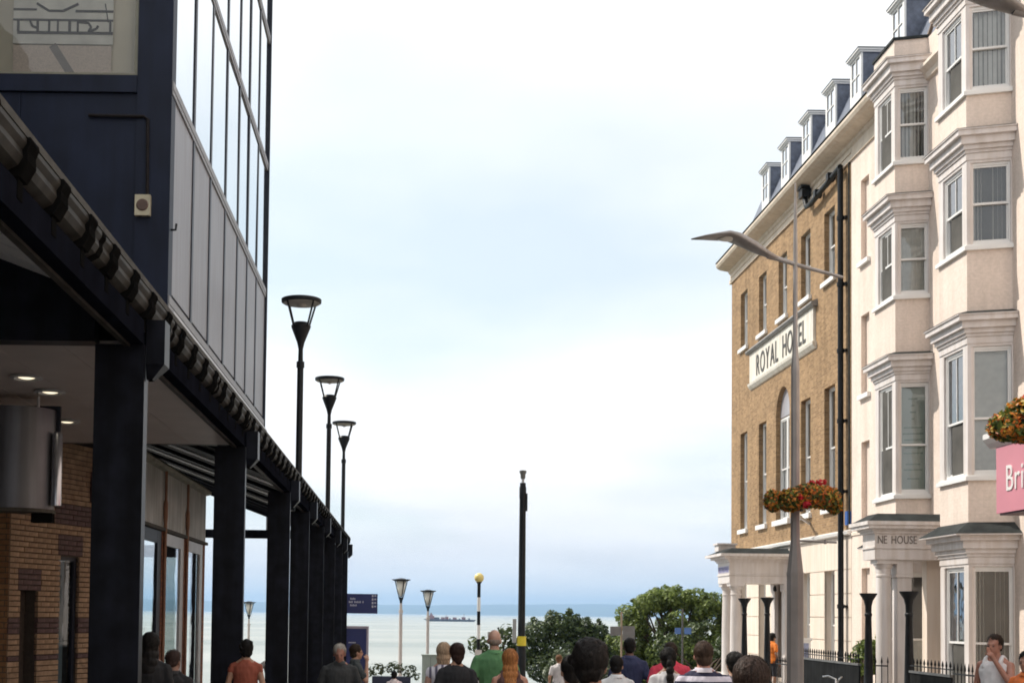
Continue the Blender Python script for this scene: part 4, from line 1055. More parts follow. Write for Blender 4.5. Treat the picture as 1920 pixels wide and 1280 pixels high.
tree('low_shrub', (12.6,57,gz(57)), 'dark shaded evergreen bush below the leafy tree by the portico columns',
     clumps_in(2.2,1.0,1.7,2.1,16,.7,21), 10000, .10, L_dark, 9, 1.2, cat='bush')
tree('low_shrub', (7.6,58,gz(58)), 'pale grey green shrub low under the dark evergreen tree',
     clumps_in(1.9,.8,.75,1.25,12,.5,31), 5200, .10, L_pale, 13, .7, cat='bush')
tree('sapling', (3.35,52,gz(52)), 'young broad leaved sapling beside the bald man in green',
     [((-.75,0,2.35),(.16,.16,.3)),((-.35,0,2.1),(.3,.25,.22)),((.35,0,2.5),(.22,.2,.3)),((.2,0,1.9),(.4,.3,.3)),((.8,0,2.0),(.35,.3,.3))], 420, .14, L_dark, 17, 1.5)
tree('clipped_bush', (11.75,34.6,-.5), 'round green bush behind the railings by the downpipe',
     clumps_in(.42,.4,.4,1.25,9,.26,41), 1800, .07, L_mid, 19, .8, cat='bush')

# flower baskets: shallow bowl, foliage, flowers
F_or = leafmat('orange_flower', (.60,.10,.015), (.80,.34,.04), .3); F_yl = leafmat('yellow_flower', (.58,.36,.03), (.66,.52,.10), .3)
F_rd = leafmat('red_flower', (.55,.01,.02), (.70,.04,.06), .3); L_bask = leafmat('basket_leaf', (.045,.075,.015), (.16,.20,.04), .35)
def basket(loc, label, cl, pink, s=1.0):
    t = thing('flower_basket', loc, label, 'flower basket', 'flower baskets on the lamp posts')
    obj('bowl', MB().lathe([(.05,-.12),(.14,-.10),(.19,-.02),(.2,.02),(.18,.02)], n=20), M_black, t, angle=40, local=True)
    for (nm, mt, n, sz, sd) in (('foliage', L_bask, 3600, .046, 1), ('orange_bloom', F_or, 3400, .03, 2), ('yellow_bloom', F_yl, 1100, .03, 3)):
        me = leaf_mesh([(Vector(c)*s, tuple(np.array(r)*(1.0 if nm == 'foliage' else 1.06)*s)) for c, r in cl], n, sz, .7, .3, sd); me.materials.append(mt)
        tag(put(nm, me, t, local=True), kind='stuff')
    me = leaf_mesh([(Vector(c)*s, tuple(np.array(r)*s)) for c, r in pink], 170, .032, .7, .4, 4); me.materials.append(F_rd)
    tag(put('red_bloom', me, t, local=True), kind='stuff')
    return t
basket((5.83,19.85,3.47), 'wide orange and red flower basket on the steel lamp pole before the hotel',
       [((-.43,0,-.03),(.13,.16,.16)),((-.18,-.05,-.02),(.2,.28,.17)),((.08,-.05,.05),(.25,.3,.18)),((.32,0,.03),(.24,.28,.17)),((.48,0,-.08),(.11,.16,.13))],
       [((.12,-.1,.24),(.06,.06,.035)),((.26,-.1,.25),(.08,.06,.04)),((-.12,-.3,.0),(.05,.04,.04)),((-.02,-.32,-.1),(.05,.04,.05))])
basket((5.42,11.75,3.46), 'orange flower basket at the right edge above the pink shop sign',
       [((-.16,0,-.04),(.13,.2,.12)),((.02,0,.05),(.17,.24,.17)),((.2,0,.08),(.17,.22,.18)),((.36,0,.0),(.2,.22,.2)),((.05,0,-.08),(.25,.22,.1))],
       [((.02,-.1,.19),(.07,.06,.05)),((.14,-.1,.16),(.05,.05,.04))])

# ------------------------------------------------------------------ shop fascia at the right edge
M_pink = pmat('pink_sign_enamel', (.66,.24,.30), .35, .05, 2)
sh = thing('corner_shop', (11.0, 14.0, -.3), 'shop at right edge with pink fascia sign and white moulded cornice', 'shop')
obj('shop_body', MB().box(9.75, 12.85, 8.0, 20.3, -1.5, 4.35), M_stucco, sh)
obj('unseen_upper_blocker', MB().box(12.95, 20, -45, 17.9, -1, 14.0), M_paintbrick, sh)  # unseen mass beyond the frame, added to dim ambient light and reflections
obj('fascia_sign', MB().box(9.0, 9.74, 8.0, 20.45, 3.34, 4.36), M_pink, sh)
obj('sign_underside', MB().box(9.03, 9.74, 8.0, 20.40, 3.31, 3.338), pmat('dark_red_edge', (.13,.03,.04), .5, .1, 3), sh)
obj('shop_cornice', MB().extr([(9.74,4.362),(8.99,4.362),(8.93,4.43),(8.88,4.5),(8.88,4.58),(9.74,4.62)], 'y', 8.0, 20.65), M_white, sh)
letters('Brit', .56, sh, Matrix.Translation((8.998, 20.08, 3.66)) @ WALLTXT, M_white, ext=.012, width=.82)

# ------------------------------------------------------------------ railings, black flared posts, benches
def flared_post(x, y, label):
    t = thing('flared_post', (x, y, -.5), label, 'post', 'black flared posts before the terrace'); H = 2.8
    obj('shaft', MB().lathe([(.16,0),(.16,.25),(.11,.35),(.095,1.2),(.07,H-.55),(.085,H-.52),(.085,H-.48),(.07,H-.46)], n=18), M_black, t, angle=40, local=True)
    obj('flared_cup', MB().lathe([(.07,H-.46),(.075,H-.3),(.105,H-.17),(.18,H-.05),(.2,H-.02),(.2,H),(.15,H)], n=24), M_black, t, angle=40, local=True)
flared_post(10.58, 42.2, 'black flared post nearest the hotel portico columns')
flared_post(10.66, 39.8, 'black flared post beside the person in orange')
flared_post(10.72, 31.2, 'black flared post left of the house porch column, beside the round bush')
flared_post(10.66, 28.5, 'black flared post in front of the square porch pier')
M_railpanel = pmat('dark_panel', (.018,.019,.020), .7, .3, 3, streak=.3, spec=.04)
def panel_rail(y0, y1, ztop, label, x=10.6):
    t = thing('panelled_railing', (x, (y0+y1)/2, -.5), label, 'railing', 'terrace railings')
    obj('panel', MB().box(x-.02, x+.02, y0, y1, -1.2, ztop-.2), M_railpanel, t)
    obj('top_rail', MB().box(x-.045, x+.045, y0, y1, ztop-.198, ztop-.15), pmat('worn_rail', (.12,.12,.12), .45, .3, 6), t)
    obj('upper_rail', MB().box(x-.02, x+.02, y0, y1, ztop-.06, ztop-.04), M_black, t)
    y = y0+.08
    while y < y1:
        obj('spike', MB().lathe([(.012,ztop-.15),(.012,ztop-.01),(.026,ztop+.01),(.02,ztop+.05),(.003,ztop+.11)], (x,y,0), 8), M_black, t); y += .19
panel_rail(31.45, 36.3, .80, 'long dark panelled railing with spikes in front of the hotel downpipe')
panel_rail(26.1, 28.25, .78, 'short dark panelled railing with spikes below the bay window, right of the flared post')
def bar_rail(pts, ztop, label):
    (x0, y0), (x1, y1) = pts
    t = thing('spear_railing', ((x0+x1)/2, (y0+y1)/2, -.5), label, 'railing', 'terrace railings')
    for z in (ztop-.16, -.3): obj('rail', MB().bar((x0,y0,z),(x1,y1,z),.03,.03), M_black, t)
    L = math.hypot(x1-x0, y1-y0); n = max(2, int(L/.16))
    for k in range(n+1):
        f = k/n; obj('spear', MB().lathe([(.011,-.6),(.011,ztop-.1),(.024,ztop-.08),(.016,ztop-.02),(.002,ztop+.06)], (x0+(x1-x0)*f, y0+(y1-y0)*f, 0), 8), M_black, t)
bar_rail(((10.6,26.0),(10.6,24.3)), .82, 'open spear topped railing left of the man in the white vest')
bar_rail(((10.85,31.1),(11.1,31.0)), .78, 'short piece of spear railing at the foot of the porch column')
bar_rail(((10.6,36.5),(10.6,38.6)), .55, 'low open railing behind the steel lamp pole')

# menu board by the hotel, bicycle
t = thing('menu_board', (11.9,40.3,-.5), 'white framed notice board with blue sheet behind the railing', 'notice board')
obj('board', MB().box(11.7,12.1,40.28,40.34,.45,1.02), M_sill, t); obj('cap', MB().box(11.66,12.14,40.25,40.37,1.022,1.10), M_white, t)
obj('sheet', MB().box(11.76,12.04,40.272,40.279,.5,.95), pmat('blue_grey_sheet', (.32,.36,.52), .6, .25, 20), t)
for x in (11.74, 12.06): obj('leg', MB().box(x-.02,x+.02,40.285,40.325,-.5,.448), M_white, t)
M_chrome = pmat('bright_alloy', (.75,.75,.74), .22, .05, 4, metal=.9)
t = thing('bicycle', (8.7,28.2,gz(28.2)), 'parked bicycle with bright handlebars in front of the dark railing panel', 'bicycle', rz=R(20))
def ring(c, r, rr):
    pts = [(c[0]+r*math.cos(a), c[1], c[2]+r*math.sin(a)) for a in [2*math.pi*k/28 for k in range(29)]]; return MB().tube(pts, rr, 6)
for x in (-.52, .52):
    w = obj('wheel', ring((x,0,.34), .33, .02), M_black, t, smooth=True, local=True)
    sp = MB()
    for k in range(14): a = math.pi*2*k/14; sp.bar((x,0,.34),(x+.32*math.cos(a),0,.34+.32*math.sin(a)),.004)
    tag(put('spoke_set', sp.mesh('spoke_set', M_chrome), w, local=True), kind='stuff')
obj('frame', MB().tube([(-.52,0,.34),(-.1,0,.32),(.38,0,.82),(-.18,0,.8),(-.1,0,.32)], .018, 8).tube([(-.18,0,.8),(-.52,0,.34)],.012,6).tube([(.52,0,.34),(.38,0,.82),(.36,0,.98)],.016,8), pmat('white_bike_frame', (.7,.7,.68), .3, .05, 4), t, local=True)
obj('saddle', MB().ell((-.22,0,.93), (.14,.07,.035), 14, 8).tube([(-.18,0,.8),(-.21,0,.92)],.014,8), M_black, t, smooth=True, local=True)
obj('handlebar', MB().tube([(.25,-.3,1.16),(.34,-.22,1.18),(.40,-.05,1.12),(.36,0,.98),(.40,.05,1.12),(.34,.22,1.18),(.25,.3,1.16)], .018, 8), M_chrome, t, local=True)
obj('crank', MB().lathe([(.08,-.01),(.08,.01)], (0,0,0), 14).bar((0,0,-.17),(0,0,.17),.02), M_chrome, t, local=True, M=Matrix.Translation((-.1,-.04,.32)) @ Matrix.Rotation(R(90),4,'X'))

# ------------------------------------------------------------------ signs
M_navysign = pmat('navy_sign', (.022,.028,.11), .4, .1, 2); M_lilac = pmat('lilac_frame', (.36,.31,.36), .5, .1, 3)
M_signtxt = pmat('pale_sign_print', (.45,.45,.52), .5, .1, 4)
t = thing('finger_sign', (-2.2,48.9,gz(49)), 'navy direction sign with white lines projecting from the last column', 'sign')
obj('sign_panel', MB().box(-2.5,-1.19,48.9,48.95,1.66,2.38), M_navysign, t)
for k, (z, w) in enumerate(((2.20,.30),(2.08,.55),(1.96,.32))):
    for j in range(int(w/.05)):
        if (j*7+k*3) % 6: obj('print_stroke', MB().box(-2.24+j*.05,-2.24+j*.05+.034,48.893,48.899,z-.035,z+.02+.015*((j*3+k)%2)), M_signtxt, t)
for z in (2.31,2.18,2.05,1.92): obj('pictogram', MB().box(-1.40,-1.34,48.893,48.899,z-.04,z+.04).box(-1.31,-1.24,48.893,48.899,z-.02,z+.03), M_signtxt, t)
obj('post', MB().box(-2.62,-2.5,48.88,48.97,gz(49),2.5), M_navycol, t)
t = thing('map_board', (-1.9,49.6,gz(49.6)), 'navy information board with grey lilac frame behind two standing men', 'sign')
obj('board', MB().box(-2.4,-1.60,49.6,49.68,gz(49.6)+.3,1.10), M_navysign, t)
obj('frame', MB().box(-1.598,-1.52,49.58,49.70,gz(49.6),1.19).box(-2.4,-1.6,49.58,49.70,1.102,1.19), M_lilac, t)
for j in range(5): obj('print_stroke', MB().box(-2.26+j*.055,-2.22+j*.055,49.592,49.599,.56,.60), M_signtxt, t)
t = thing('street_sign_plate', (4.1,62,gz(62)), 'small pale grey plate sign on a post behind the bald man', 'sign')
obj('plate', MB().box(3.62,4.58,61.97,62.0,.62,.88), pmat('grey_plate', (.40,.40,.40), .5, .08, 3), t)
obj('post', MB().tube([(4.12,62.03,gz(62)),(4.12,62.03,1.02)], .03, 8), M_alu, t); obj('finial', MB().ell((4.12,62.03,1.05),(.05,.05,.05),10,6), M_lead, t)
t = thing('signpost', (7.9,50,gz(50)), 'slim timber coloured post with two dark grey sign boards', 'sign')
obj('post', MB().tube([(7.93,50,gz(50)),(7.93,50,1.85)], .035, 8), pmat('tan_post', (.33,.25,.18), .6, .15, 4), t)
obj('board', MB().box(7.5,7.9,49.93,49.96,.96,1.30), pmat('weathered_board', (.17,.165,.165), .6, .15, 4), t); obj('board', MB().box(7.965,8.42,49.93,49.96,.78,1.32), bpy.data.materials['weathered_board'], t)
t = thing('bus_stop_flag', (10.6,52,gz(52)), 'grey post with two small blue plates in front of the leafy tree', 'sign')
obj('post', MB().tube([(10.62,52,gz(52)),(10.62,52,2.0)], .035, 10), pmat('grey_post', (.08,.08,.08), .5, .1, 3), t)
M_bl = pmat('blue_plate', (.07,.16,.42), .4, .08, 3)
obj('plate', MB().box(10.32,10.55,51.92,51.95,1.02,1.26), M_bl, t); obj('plate', MB().box(10.68,10.95,51.92,51.95,1.02,1.27), M_bl, t)
t = thing('utility_cabinet', (1.0,47,gz(47)), 'pale green grey utility cabinet behind the couple', 'cabinet')
obj('cabinet', MB().box(.45,1.05,46.8,47.2,gz(47),.22), pmat('grey_green_steel', (.34,.39,.35), .5, .1, 3), t); obj('lid', MB().box(.42,1.08,46.77,47.23,.222,.26), bpy.data.materials['grey_green_steel'], t)
obj('door_seam', MB().box(.742,.752,46.794,46.799,gz(47)+.1,.18), M_ink, t)
# planter in front of the sea
t = thing('flower_planter', (-.6,40,gz(40)), 'low dark planter with straggly green plants in front of the sea', 'planter')
obj('trough', MB().prism([(-1.1,39.8),(.05,39.8),(.05,40.3),(-1.1,40.3)], gz(40), -.20), pmat('navy_trough', (.03,.035,.07), .5, .2, 3), t)
me = leaf_mesh([((-.95,40.05,.0),(.25,.2,.22)),((-.45,40.0,.05),(.3,.2,.2)),((0,40.05,-.05),(.25,.2,.2)),((-1.25,40.05,-.1),(.2,.2,.14)),((.25,40,-.2),(.12,.1,.1))], 420, .06, seed=3); me.materials.append(L_pale)
put('foliage', me, t)

# ------------------------------------------------------------------ ship
t = thing('cargo_ship', (54,1800,SEA), 'low cargo ship with reddish superstructure on the pale estuary', 'ship')
M_hull = pmat('dark_hull', (.035,.04,.075), .6, .15, .1); M_rust = pmat('rust_red_steel', (.22,.08,.075), .6, .2, .3)
obj('hull', MB().add([(18,1800,-5.5),(24,1795,-9.3),(86,1795,-9.3),(90,1800,-6.2),(86,1805,-9.3),(24,1805,-9.3),(20,1794,-5.8),(88,1794,-6.4),(88,1806,-6.4),(20,1806,-5.8)],
    [(0,6,1),(0,5,9),(6,7,2,1),(9,5,4,8),(7,3,2),(3,8,4),(0,9,8,3,7,6)]), M_hull, t)
obj('bridge_house', MB().box(26,33,1796,1804,-6,-1.5).box(27,31,1797,1803,-1.5,.5).box(28,29.5,1799,1801,.5,2.4), M_rust, t)
obj('fore_deckhouse', MB().box(33,40,1797,1803,-6,-3.6), M_hull, t)
for (a, b, h) in ((42,47,-3.4),(47.5,52,-2.6),(53,55,-4.6),(58,63,-3.4),(66,68,-4.8),(70,75,-2.9),(79,81,-4.4)):
    obj('cargo_hatch', MB().box(a,b,1797,1803,-6.2,h), M_rust if a not in (53,66,79) else M_hull, t)
obj('derrick', MB().bar((73,1800,-3),(73,1800,1.6),.5).bar((49,1800,-3),(49,1800,0),.4), M_rust, t)

# ------------------------------------------------------------------ people
PENDING = []
def remesh(mb, vox, it=4, noisy=0.0, seed=0, mat=None, name='body', fac=.5):
    """queue a voxel-remeshed union of mb; the returned mesh is filled by flush_remesh()"""
    me = mb.mesh(name+'_src'); o = bpy.data.objects.new('tmp', me); COL.objects.link(o)
    m = o.modifiers.new('r', 'REMESH'); m.mode = 'VOXEL'; m.voxel_size = vox
    s = o.modifiers.new('s', 'SMOOTH'); s.factor = fac; s.iterations = it
    out = bpy.data.meshes.new(name)
    PENDING.append((o, me, out, noisy, seed, mat, name)); return out
def flush_remesh():
    dg = bpy.context.evaluated_depsgraph_get(); users = {}
    for ob in bpy.data.objects:
        if ob.type == 'MESH': users.setdefault(ob.data.name, []).append(ob)
    done = [(o, me, out, noisy, seed, mat, name, bpy.data.meshes.new_from_object(o.evaluated_get(dg))) for (o, me, out, noisy, seed, mat, name) in PENDING]
    trash = []
    for (o, me, out, noisy, seed, mat, name, new) in done:
        if noisy:
            n_ = len(new.vertices); co = np.empty(n_*3, np.float32); no = np.empty(n_*3, np.float32)
            new.vertices.foreach_get('co', co); new.vertices.foreach_get('normal', no); co = co.reshape(-1,3); no = no.reshape(-1,3)
            d = np.array([noise.noise(Vector((c[0]*38+seed, c[1]*38, c[2]*9)))+noise.noise(Vector((c[0]*14+seed, c[1]*14, c[2]*14))) for c in co.tolist()], np.float32)*noisy
            new.vertices.foreach_set('co', (co+no*d[:,None]).ravel())
        new.polygons.foreach_set('use_smooth', [True]*len(new.polygons))
        new.materials.clear(); new.materials.append(mat)
        for ob in users.get(out.name, []): ob.data = new
        trash += [o, me, out]
    bpy.data.batch_remove(trash)
    for d in done: d[7].name = d[6]
    PENDING.clear()
PM = {}
def skin(c):
    if c not in PM:
        m = pmat('skin_%d' % len(PM), c, .5, .10, 14, bump=.1, bscale=200); b = m.node_tree.nodes['Principled BSDF']
        b.inputs['Subsurface Weight'].default_value = .12; b.inputs['Subsurface Radius'].default_value = (.012,.005,.003); PM[c] = m
    return PM[c]
def hairmat(c):
    k = ('h',)+c
    if k not in PM:
        m, t, b = base_mat('hair_%d' % len(PM))
        tcn = N(t, 'ShaderNodeTexCoord'); mpn = N(t, 'ShaderNodeMapping'); mpn.inputs['Scale'].default_value = (110,110,9)
        t.links.new(tcn.outputs['Object'], mpn.inputs[0]); nz = N(t, 'ShaderNodeTexNoise'); nz.inputs['Scale'].default_value = 1; nz.inputs['Detail'].default_value = 3
        t.links.new(mpn.outputs[0], nz.inputs['Vector'])
        rr = N(t, 'ShaderNodeValToRGB'); rr.color_ramp.elements[0].position = .3; rr.color_ramp.elements[1].position = .7
        rr.color_ramp.elements[0].color = (*[x*.5 for x in c],1); rr.color_ramp.elements[1].color = (*[min(1,x*1.5) for x in c],1)
        t.links.new(nz.outputs['Fac'], rr.inputs[0]); t.links.new(rr.outputs[0], b.inputs['Base Color']); b.inputs['Roughness'].default_value = .6; b.inputs['Specular IOR Level'].default_value = .2
        bp = N(t, 'ShaderNodeBump'); bp.inputs['Strength'].default_value = .6; bp.inputs['Distance'].default_value = .004
        t.links.new(nz.outputs['Fac'], bp.inputs['Height']); t.links.new(bp.outputs[0], b.inputs['Normal']); PM[k] = m
    return PM[k]
def cloth(c, stripe=None, axis='Z', freq=16.0, frac=.5, off=0.0):
    k = ('c', c, stripe, axis, freq, frac)
    if k not in PM:
        m = pmat('cloth_%d' % len(PM), c, .85, .15, 6, bump=.35, bscale=14)
        if stripe:
            t = m.node_tree; b = t.nodes['Principled BSDF']; tcn = N(t, 'ShaderNodeTexCoord'); sp = N(t, 'ShaderNodeSeparateXYZ')
            t.links.new(tcn.outputs['Object'], sp.inputs[0])
            f = mth(t, 'FRACT', mth(t, 'ADD', mth(t, 'MULTIPLY', sp.outputs[axis], freq), off)); g = mth(t, 'GREATER_THAN', f, frac)
            mm = N(t, 'ShaderNodeMixRGB'); mm.inputs[1].default_value = (*c,1); mm.inputs[2].default_value = (*stripe,1)
            t.links.new(g, mm.inputs[0]); t.links.new(mm.outputs[0], b.inputs['Base Color'])
        PM[k] = m
    return PM[k]
def person(px_x, y, ztop, label, hd=0.0, sk=(.42,.24,.16), hair='short', hc=(.03,.02,.015), top=(.1,.1,.1), sleeve='short', stripe=None, bottom=(.04,.045,.07),
           turn=0.0, nod=0.0, arms=('down','down'), wide=1.0, ground=None, vox=.0115, freq=16.0, frac=.5, axis='Z', pants='long', off=0.0):
    g = gz(y) if ground is None else ground
    s = (ztop-g)/1.755
    t = thing('person', (px_x, y, g), label, 'person', rz=hd)
    sd = int(abs(px_x*37+y*11)) % 97
    fem = hair in ('long', 'bun', 'pony', 'bob')
    sw = wide*(.93 if fem else 1.0)
    def P(x, y_, z): return (x*s, y_*s, z*s)
    # joints
    sh = {-1: Vector((-.178*sw, -.01, 1.392)), 1: Vector((.178*sw, -.01, 1.392))}
    pose = {'down': (Vector((.245*sw, -.04, 1.13)), Vector((.25*sw, .05, .87))), 'bent': (Vector((.25*sw, -.03, 1.14)), Vector((.12, .22, 1.10))),
            'mouth': (Vector((.25*sw, .12, 1.17)), Vector((.07, .17, 1.47))), 'hip': (Vector((.38*sw, -.08, 1.19)), Vector((.22*sw, .06, 1.02)))}
    HM = Matrix.Translation((0, .012, 1.505)) @ Matrix.Rotation(turn, 4, 'Z') @ Matrix.Rotation(-nod, 4, 'X')
    def H(x, y_, z): return tuple((HM @ Vector((x, y_, z)))*s)
    hr = (HM.to_3x3())
    torso = [(0,0,.86,.165*wide,.115),(0,.0,.94,.175*wide,.125),(0,.0,1.03,.155*wide,.112),(0,.0,1.12,.142*wide,.102),(0,0,1.22,.155*wide,.112),(0,-.005,1.32,.172*wide,.118),(0,-.012,1.40,.165*sw,.10),(0,-.015,1.445,.125*sw,.075),(0,-.012,1.48,.075,.062),(0,-.004,1.53,.056,.06),(0,.004,1.58,.054,.058)]
    b = MB().loft([tuple(v*s for v in r) for r in torso], 20)
    hm_ = MB()
    for sg in (-1, 1):
        el, wr = pose[arms[0 if sg < 0 else 1]]
        el = Vector((sg*el.x, el.y, el.z)); wr = Vector((sg*wr.x, wr.y, wr.z)); S0 = sh[sg]
        b.caps(S0*s, el*s, .050*s, .041*s); b.caps(P(sg*.045,-.015,1.475), P(sg*.15*sw,-.012,1.405), .045*s, .042*s); b.caps(el*s, wr*s, .041*s, .027*s)
        # hand: palm and five fingers
        d = (wr-el).normalized(); side = d.cross(Vector((sg, .2, 0))).normalized(); nn = side.cross(d).normalized()
        pc = wr+d*.05
        b.caps(wr*s, pc*s, .025*s, .030*s); b.ell(pc*s, (.036*s, .036*s, .036*s), 8, 6)
        for k, (o_, L) in enumerate(((-.027,.068),(-.009,.08),(.009,.076),(.027,.058))):
            r0 = pc+side*o_+d*.025; kn_ = r0+d*L*.55; tp = kn_+(d*.7+nn*.5*(-sg)).normalized()*L*.5
            b.caps(r0*s, kn_*s, .0098*s, .009*s, 6); b.caps(kn_*s, tp*s, .009*s, .0075*s, 6)
        tb = pc-side*.03; b.caps(tb*s, (tb-side*.028+d*.03)*s, .012*s, .0105*s, 6); b.caps((tb-side*.028+d*.03)*s, (tb-side*.03+d*.058)*s, .0105*s, .008*s, 6)
        hip, kne, ank = Vector((sg*.092*wide, 0, .9)), Vector((sg*.098, .02, .49)), Vector((sg*.10, -.02, .085))
        b.caps(hip*s, kne*s, .085*wide*s, .058*s, 12); b.caps(kne*s, ank*s, .056*s, .038*s, 12)
        b.ell(P(sg*.105, .05, .04), (.045*s, .13*s, .042*s), 10, 7)
        # ears
        b.ell(H(sg*.076, -.002, .105), (.014*s, .022*s, .033*s), 8, 6, hr)
    # head: cranium, face, jaw, nose, brow
    b.ell(H(0, -.012, .142), (.076*s, .096*s, .104*s), 18, 12, hr); b.ell(H(0, .03, .085), (.058*s, .062*s, .085*s), 14, 10, hr)
    b.ell(H(0, .055, .03), (.032*s, .034*s, .028*s), 10, 7, hr); b.ell(H(0, .098, .098), (.012*s, .018*s, .024*s), 8, 6, hr)
    b.ell(H(0, .078, .135), (.052*s, .018*s, .014*s), 10, 6, hr); b.ell(H(0, .085, .057), (.024*s, .01*s, .01*s), 8, 5, hr)
    bm_ = remesh(b, vox*s*.92, 3, mat=skin(sk), name='body'); put('body', bm_, t, local=True)
    # eyes
    for sg in (-1, 1):
        put('eye', MB().ell(H(sg*.03, .083, .112), (.011*s, .007*s, .006*s), 8, 6, hr).mesh('eye', M_ink), t, local=True)
    # top
    if top is not None:
        c = MB(); e = .014
        zmax = 1.47 if sleeve != 'vest' else 1.43
        rows_ = [(r[0], r[1], r[2], r[3]+e, r[4]+e) for r in torso if r[2] <= zmax]
        if sleeve != 'vest': rows_ += [(0,-.012,1.475,.088,.074),(0,-.01,1.495,.070,.068)]
        else: rows_ += [(0,-.012,1.445,.10,.082)]
        rows_[0] = (0,0,.84,.185*wide,.135)
        c.loft([tuple(v*s for v in r) for r in rows_], 20)
        for sg in (-1, 1):
            el, wr = pose[arms[0 if sg < 0 else 1]]; el = Vector((sg*el.x, el.y, el.z)); wr = Vector((sg*wr.x, wr.y, wr.z)); S0 = sh[sg]
            if sleeve == 'short': q = S0.lerp(el, .62); c.caps(S0*s, q*s, .060*s, .066*s); c.caps(P(sg*.05,-.015,1.468), P(sg*.15*sw,-.012,1.403), .05*s, .053*s)
            elif sleeve == 'long': c.caps(S0*s, el*s, .060*s, .056*s); c.caps(el*s, wr*s, .056*s, .042*s); c.caps(P(sg*.05,-.015,1.468), P(sg*.15*sw,-.012,1.403), .05*s, .053*s)
            elif sleeve == 'cap': c.caps(S0*s, S0.lerp(el, .2)*s, .058*s, .058*s); c.caps(P(sg*.06,-.015,1.455), P(sg*.15*sw,-.012,1.403), .045*s, .052*s)
            elif sleeve == 'vest': c.tube([P(sg*.10,.085,1.37), P(sg*.097,.062,1.455), P(sg*.092,-.01,1.502), P(sg*.097,-.078,1.45), P(sg*.10,-.10,1.37)], .024*s, 8)
        put('shirt', remesh(c, .0125*s, 4, noisy=.007, seed=sd, mat=cloth(top, stripe, axis, freq, frac, off), name='shirt'), t, local=True)
        if sleeve in ('short', 'long') and not fem:
            put('collar', MB().lathe([(.066*s,0),(.078*s,.012*s),(.083*s,-.018*s),(.09*s,-.03*s)], (0,-.008*s,1.505*s), 20, False).mesh('collar', cloth(tuple(min(1,v*1.25+.01) for v in top)) if not stripe else cloth((.6,.56,.62)), True), t, local=True)
    # trousers and shoes
    c = MB(); e = .016
    c.loft([tuple(v*s for v in r) for r in [(0,0,.82,.15*wide,.12),(0,0,.88,.178*wide,.132),(0,0,.98,.176*wide,.13),(0,0,1.03,.166*wide,.122)]], 20)
    for sg in (-1, 1):
        hip, kne, ank = Vector((sg*.092*wide, 0, .9)), Vector((sg*.098, .02, .49)), Vector((sg*.10, -.02, .085))
        c.caps(hip*s, kne*s, .10*wide*s, .076*s, 12)
        if pants == 'long': c.caps(kne*s, ank*s, .074*s, .058*s, 12)
    put('trousers', remesh(c, .015*s, 4, noisy=.004, seed=sd+5, mat=cloth(bottom), name='trousers'), t, local=True)
    for sg in (-1, 1):
        put('shoe', MB().ell(P(sg*.105, .055, .045), (.052*s, .145*s, .05*s), 12, 8).mesh('shoe', M_black, True), t, local=True)
    # hair
    h = MB()
    if hair == 'bald':
        h.ell(H(0, -.055, .095), (.076*s, .058*s, .045*s), 14, 9, hr)
    elif hair == 'crop':
        h.ell(H(0, -.02, .155), (.0795*s, .0965*s, .098*s), 18, 12, hr); h.ell(H(0, -.05, .10), (.072*s, .065*s, .06*s), 14, 9, hr)
    else:
        k = 1.0 if hair == 'short' else 1.08
        h.ell(H(0, -.020, .158), (.085*s*k, .1*s*k, .1*s*k), 18, 12, hr); h.ell(H(0, -.045, .095), (.078*s*k, .07*s*k, .08*s), 14, 9, hr)
        if hair == 'long':
            for (z, y_, rx, ry) in ((.10,-.045,.092,.075),(.03,-.062,.098,.066),(-.05,-.085,.10,.055),(-.13,-.105,.09,.045),(-.2,-.115,.07,.03)): h.ell(H(0, y_, z), (rx*s, ry*s, .075*s), 14, 8)
        elif hair == 'bob':
            for (z, y_, rx, ry) in ((.12,-.03,.094,.088),(.06,-.04,.096,.08),(.015,-.045,.088,.066)): h.ell(H(0, y_, z), (rx*s, ry*s, .06*s), 14, 8)
        elif hair == 'pony':
            for (z, y_, rx) in ((.13,-.115,.038),(.07,-.135,.045),(.0,-.145,.05),(-.08,-.15,.05),(-.16,-.152,.043),(-.24,-.15,.03)): h.ell(H(0, y_, z), (rx*s, rx*.8*s, .06*s), 12, 8)
        elif hair == 'bun':
            h.ell(H(.01, -.09, .20), (.055*s, .05*s, .05*s), 12, 8); h.ell(H(.03, -.06, .225), (.04*s, .04*s, .03*s), 12, 8); h.ell(H(0, -.075, .04), (.05*s, .04*s, .06*s), 12, 8)
        elif hair == 'curly':
            rnd = random.Random(sd)
            for q in range(26):
                a, bb = rnd.uniform(0, 6.28), rnd.uniform(.0, 1.9); h.ell(H(.09*math.sin(bb)*math.cos(a), -.025+.09*math.sin(bb)*math.sin(a), .155+.09*math.cos(bb)), (.028*s, .028*s, .028*s), 8, 6)
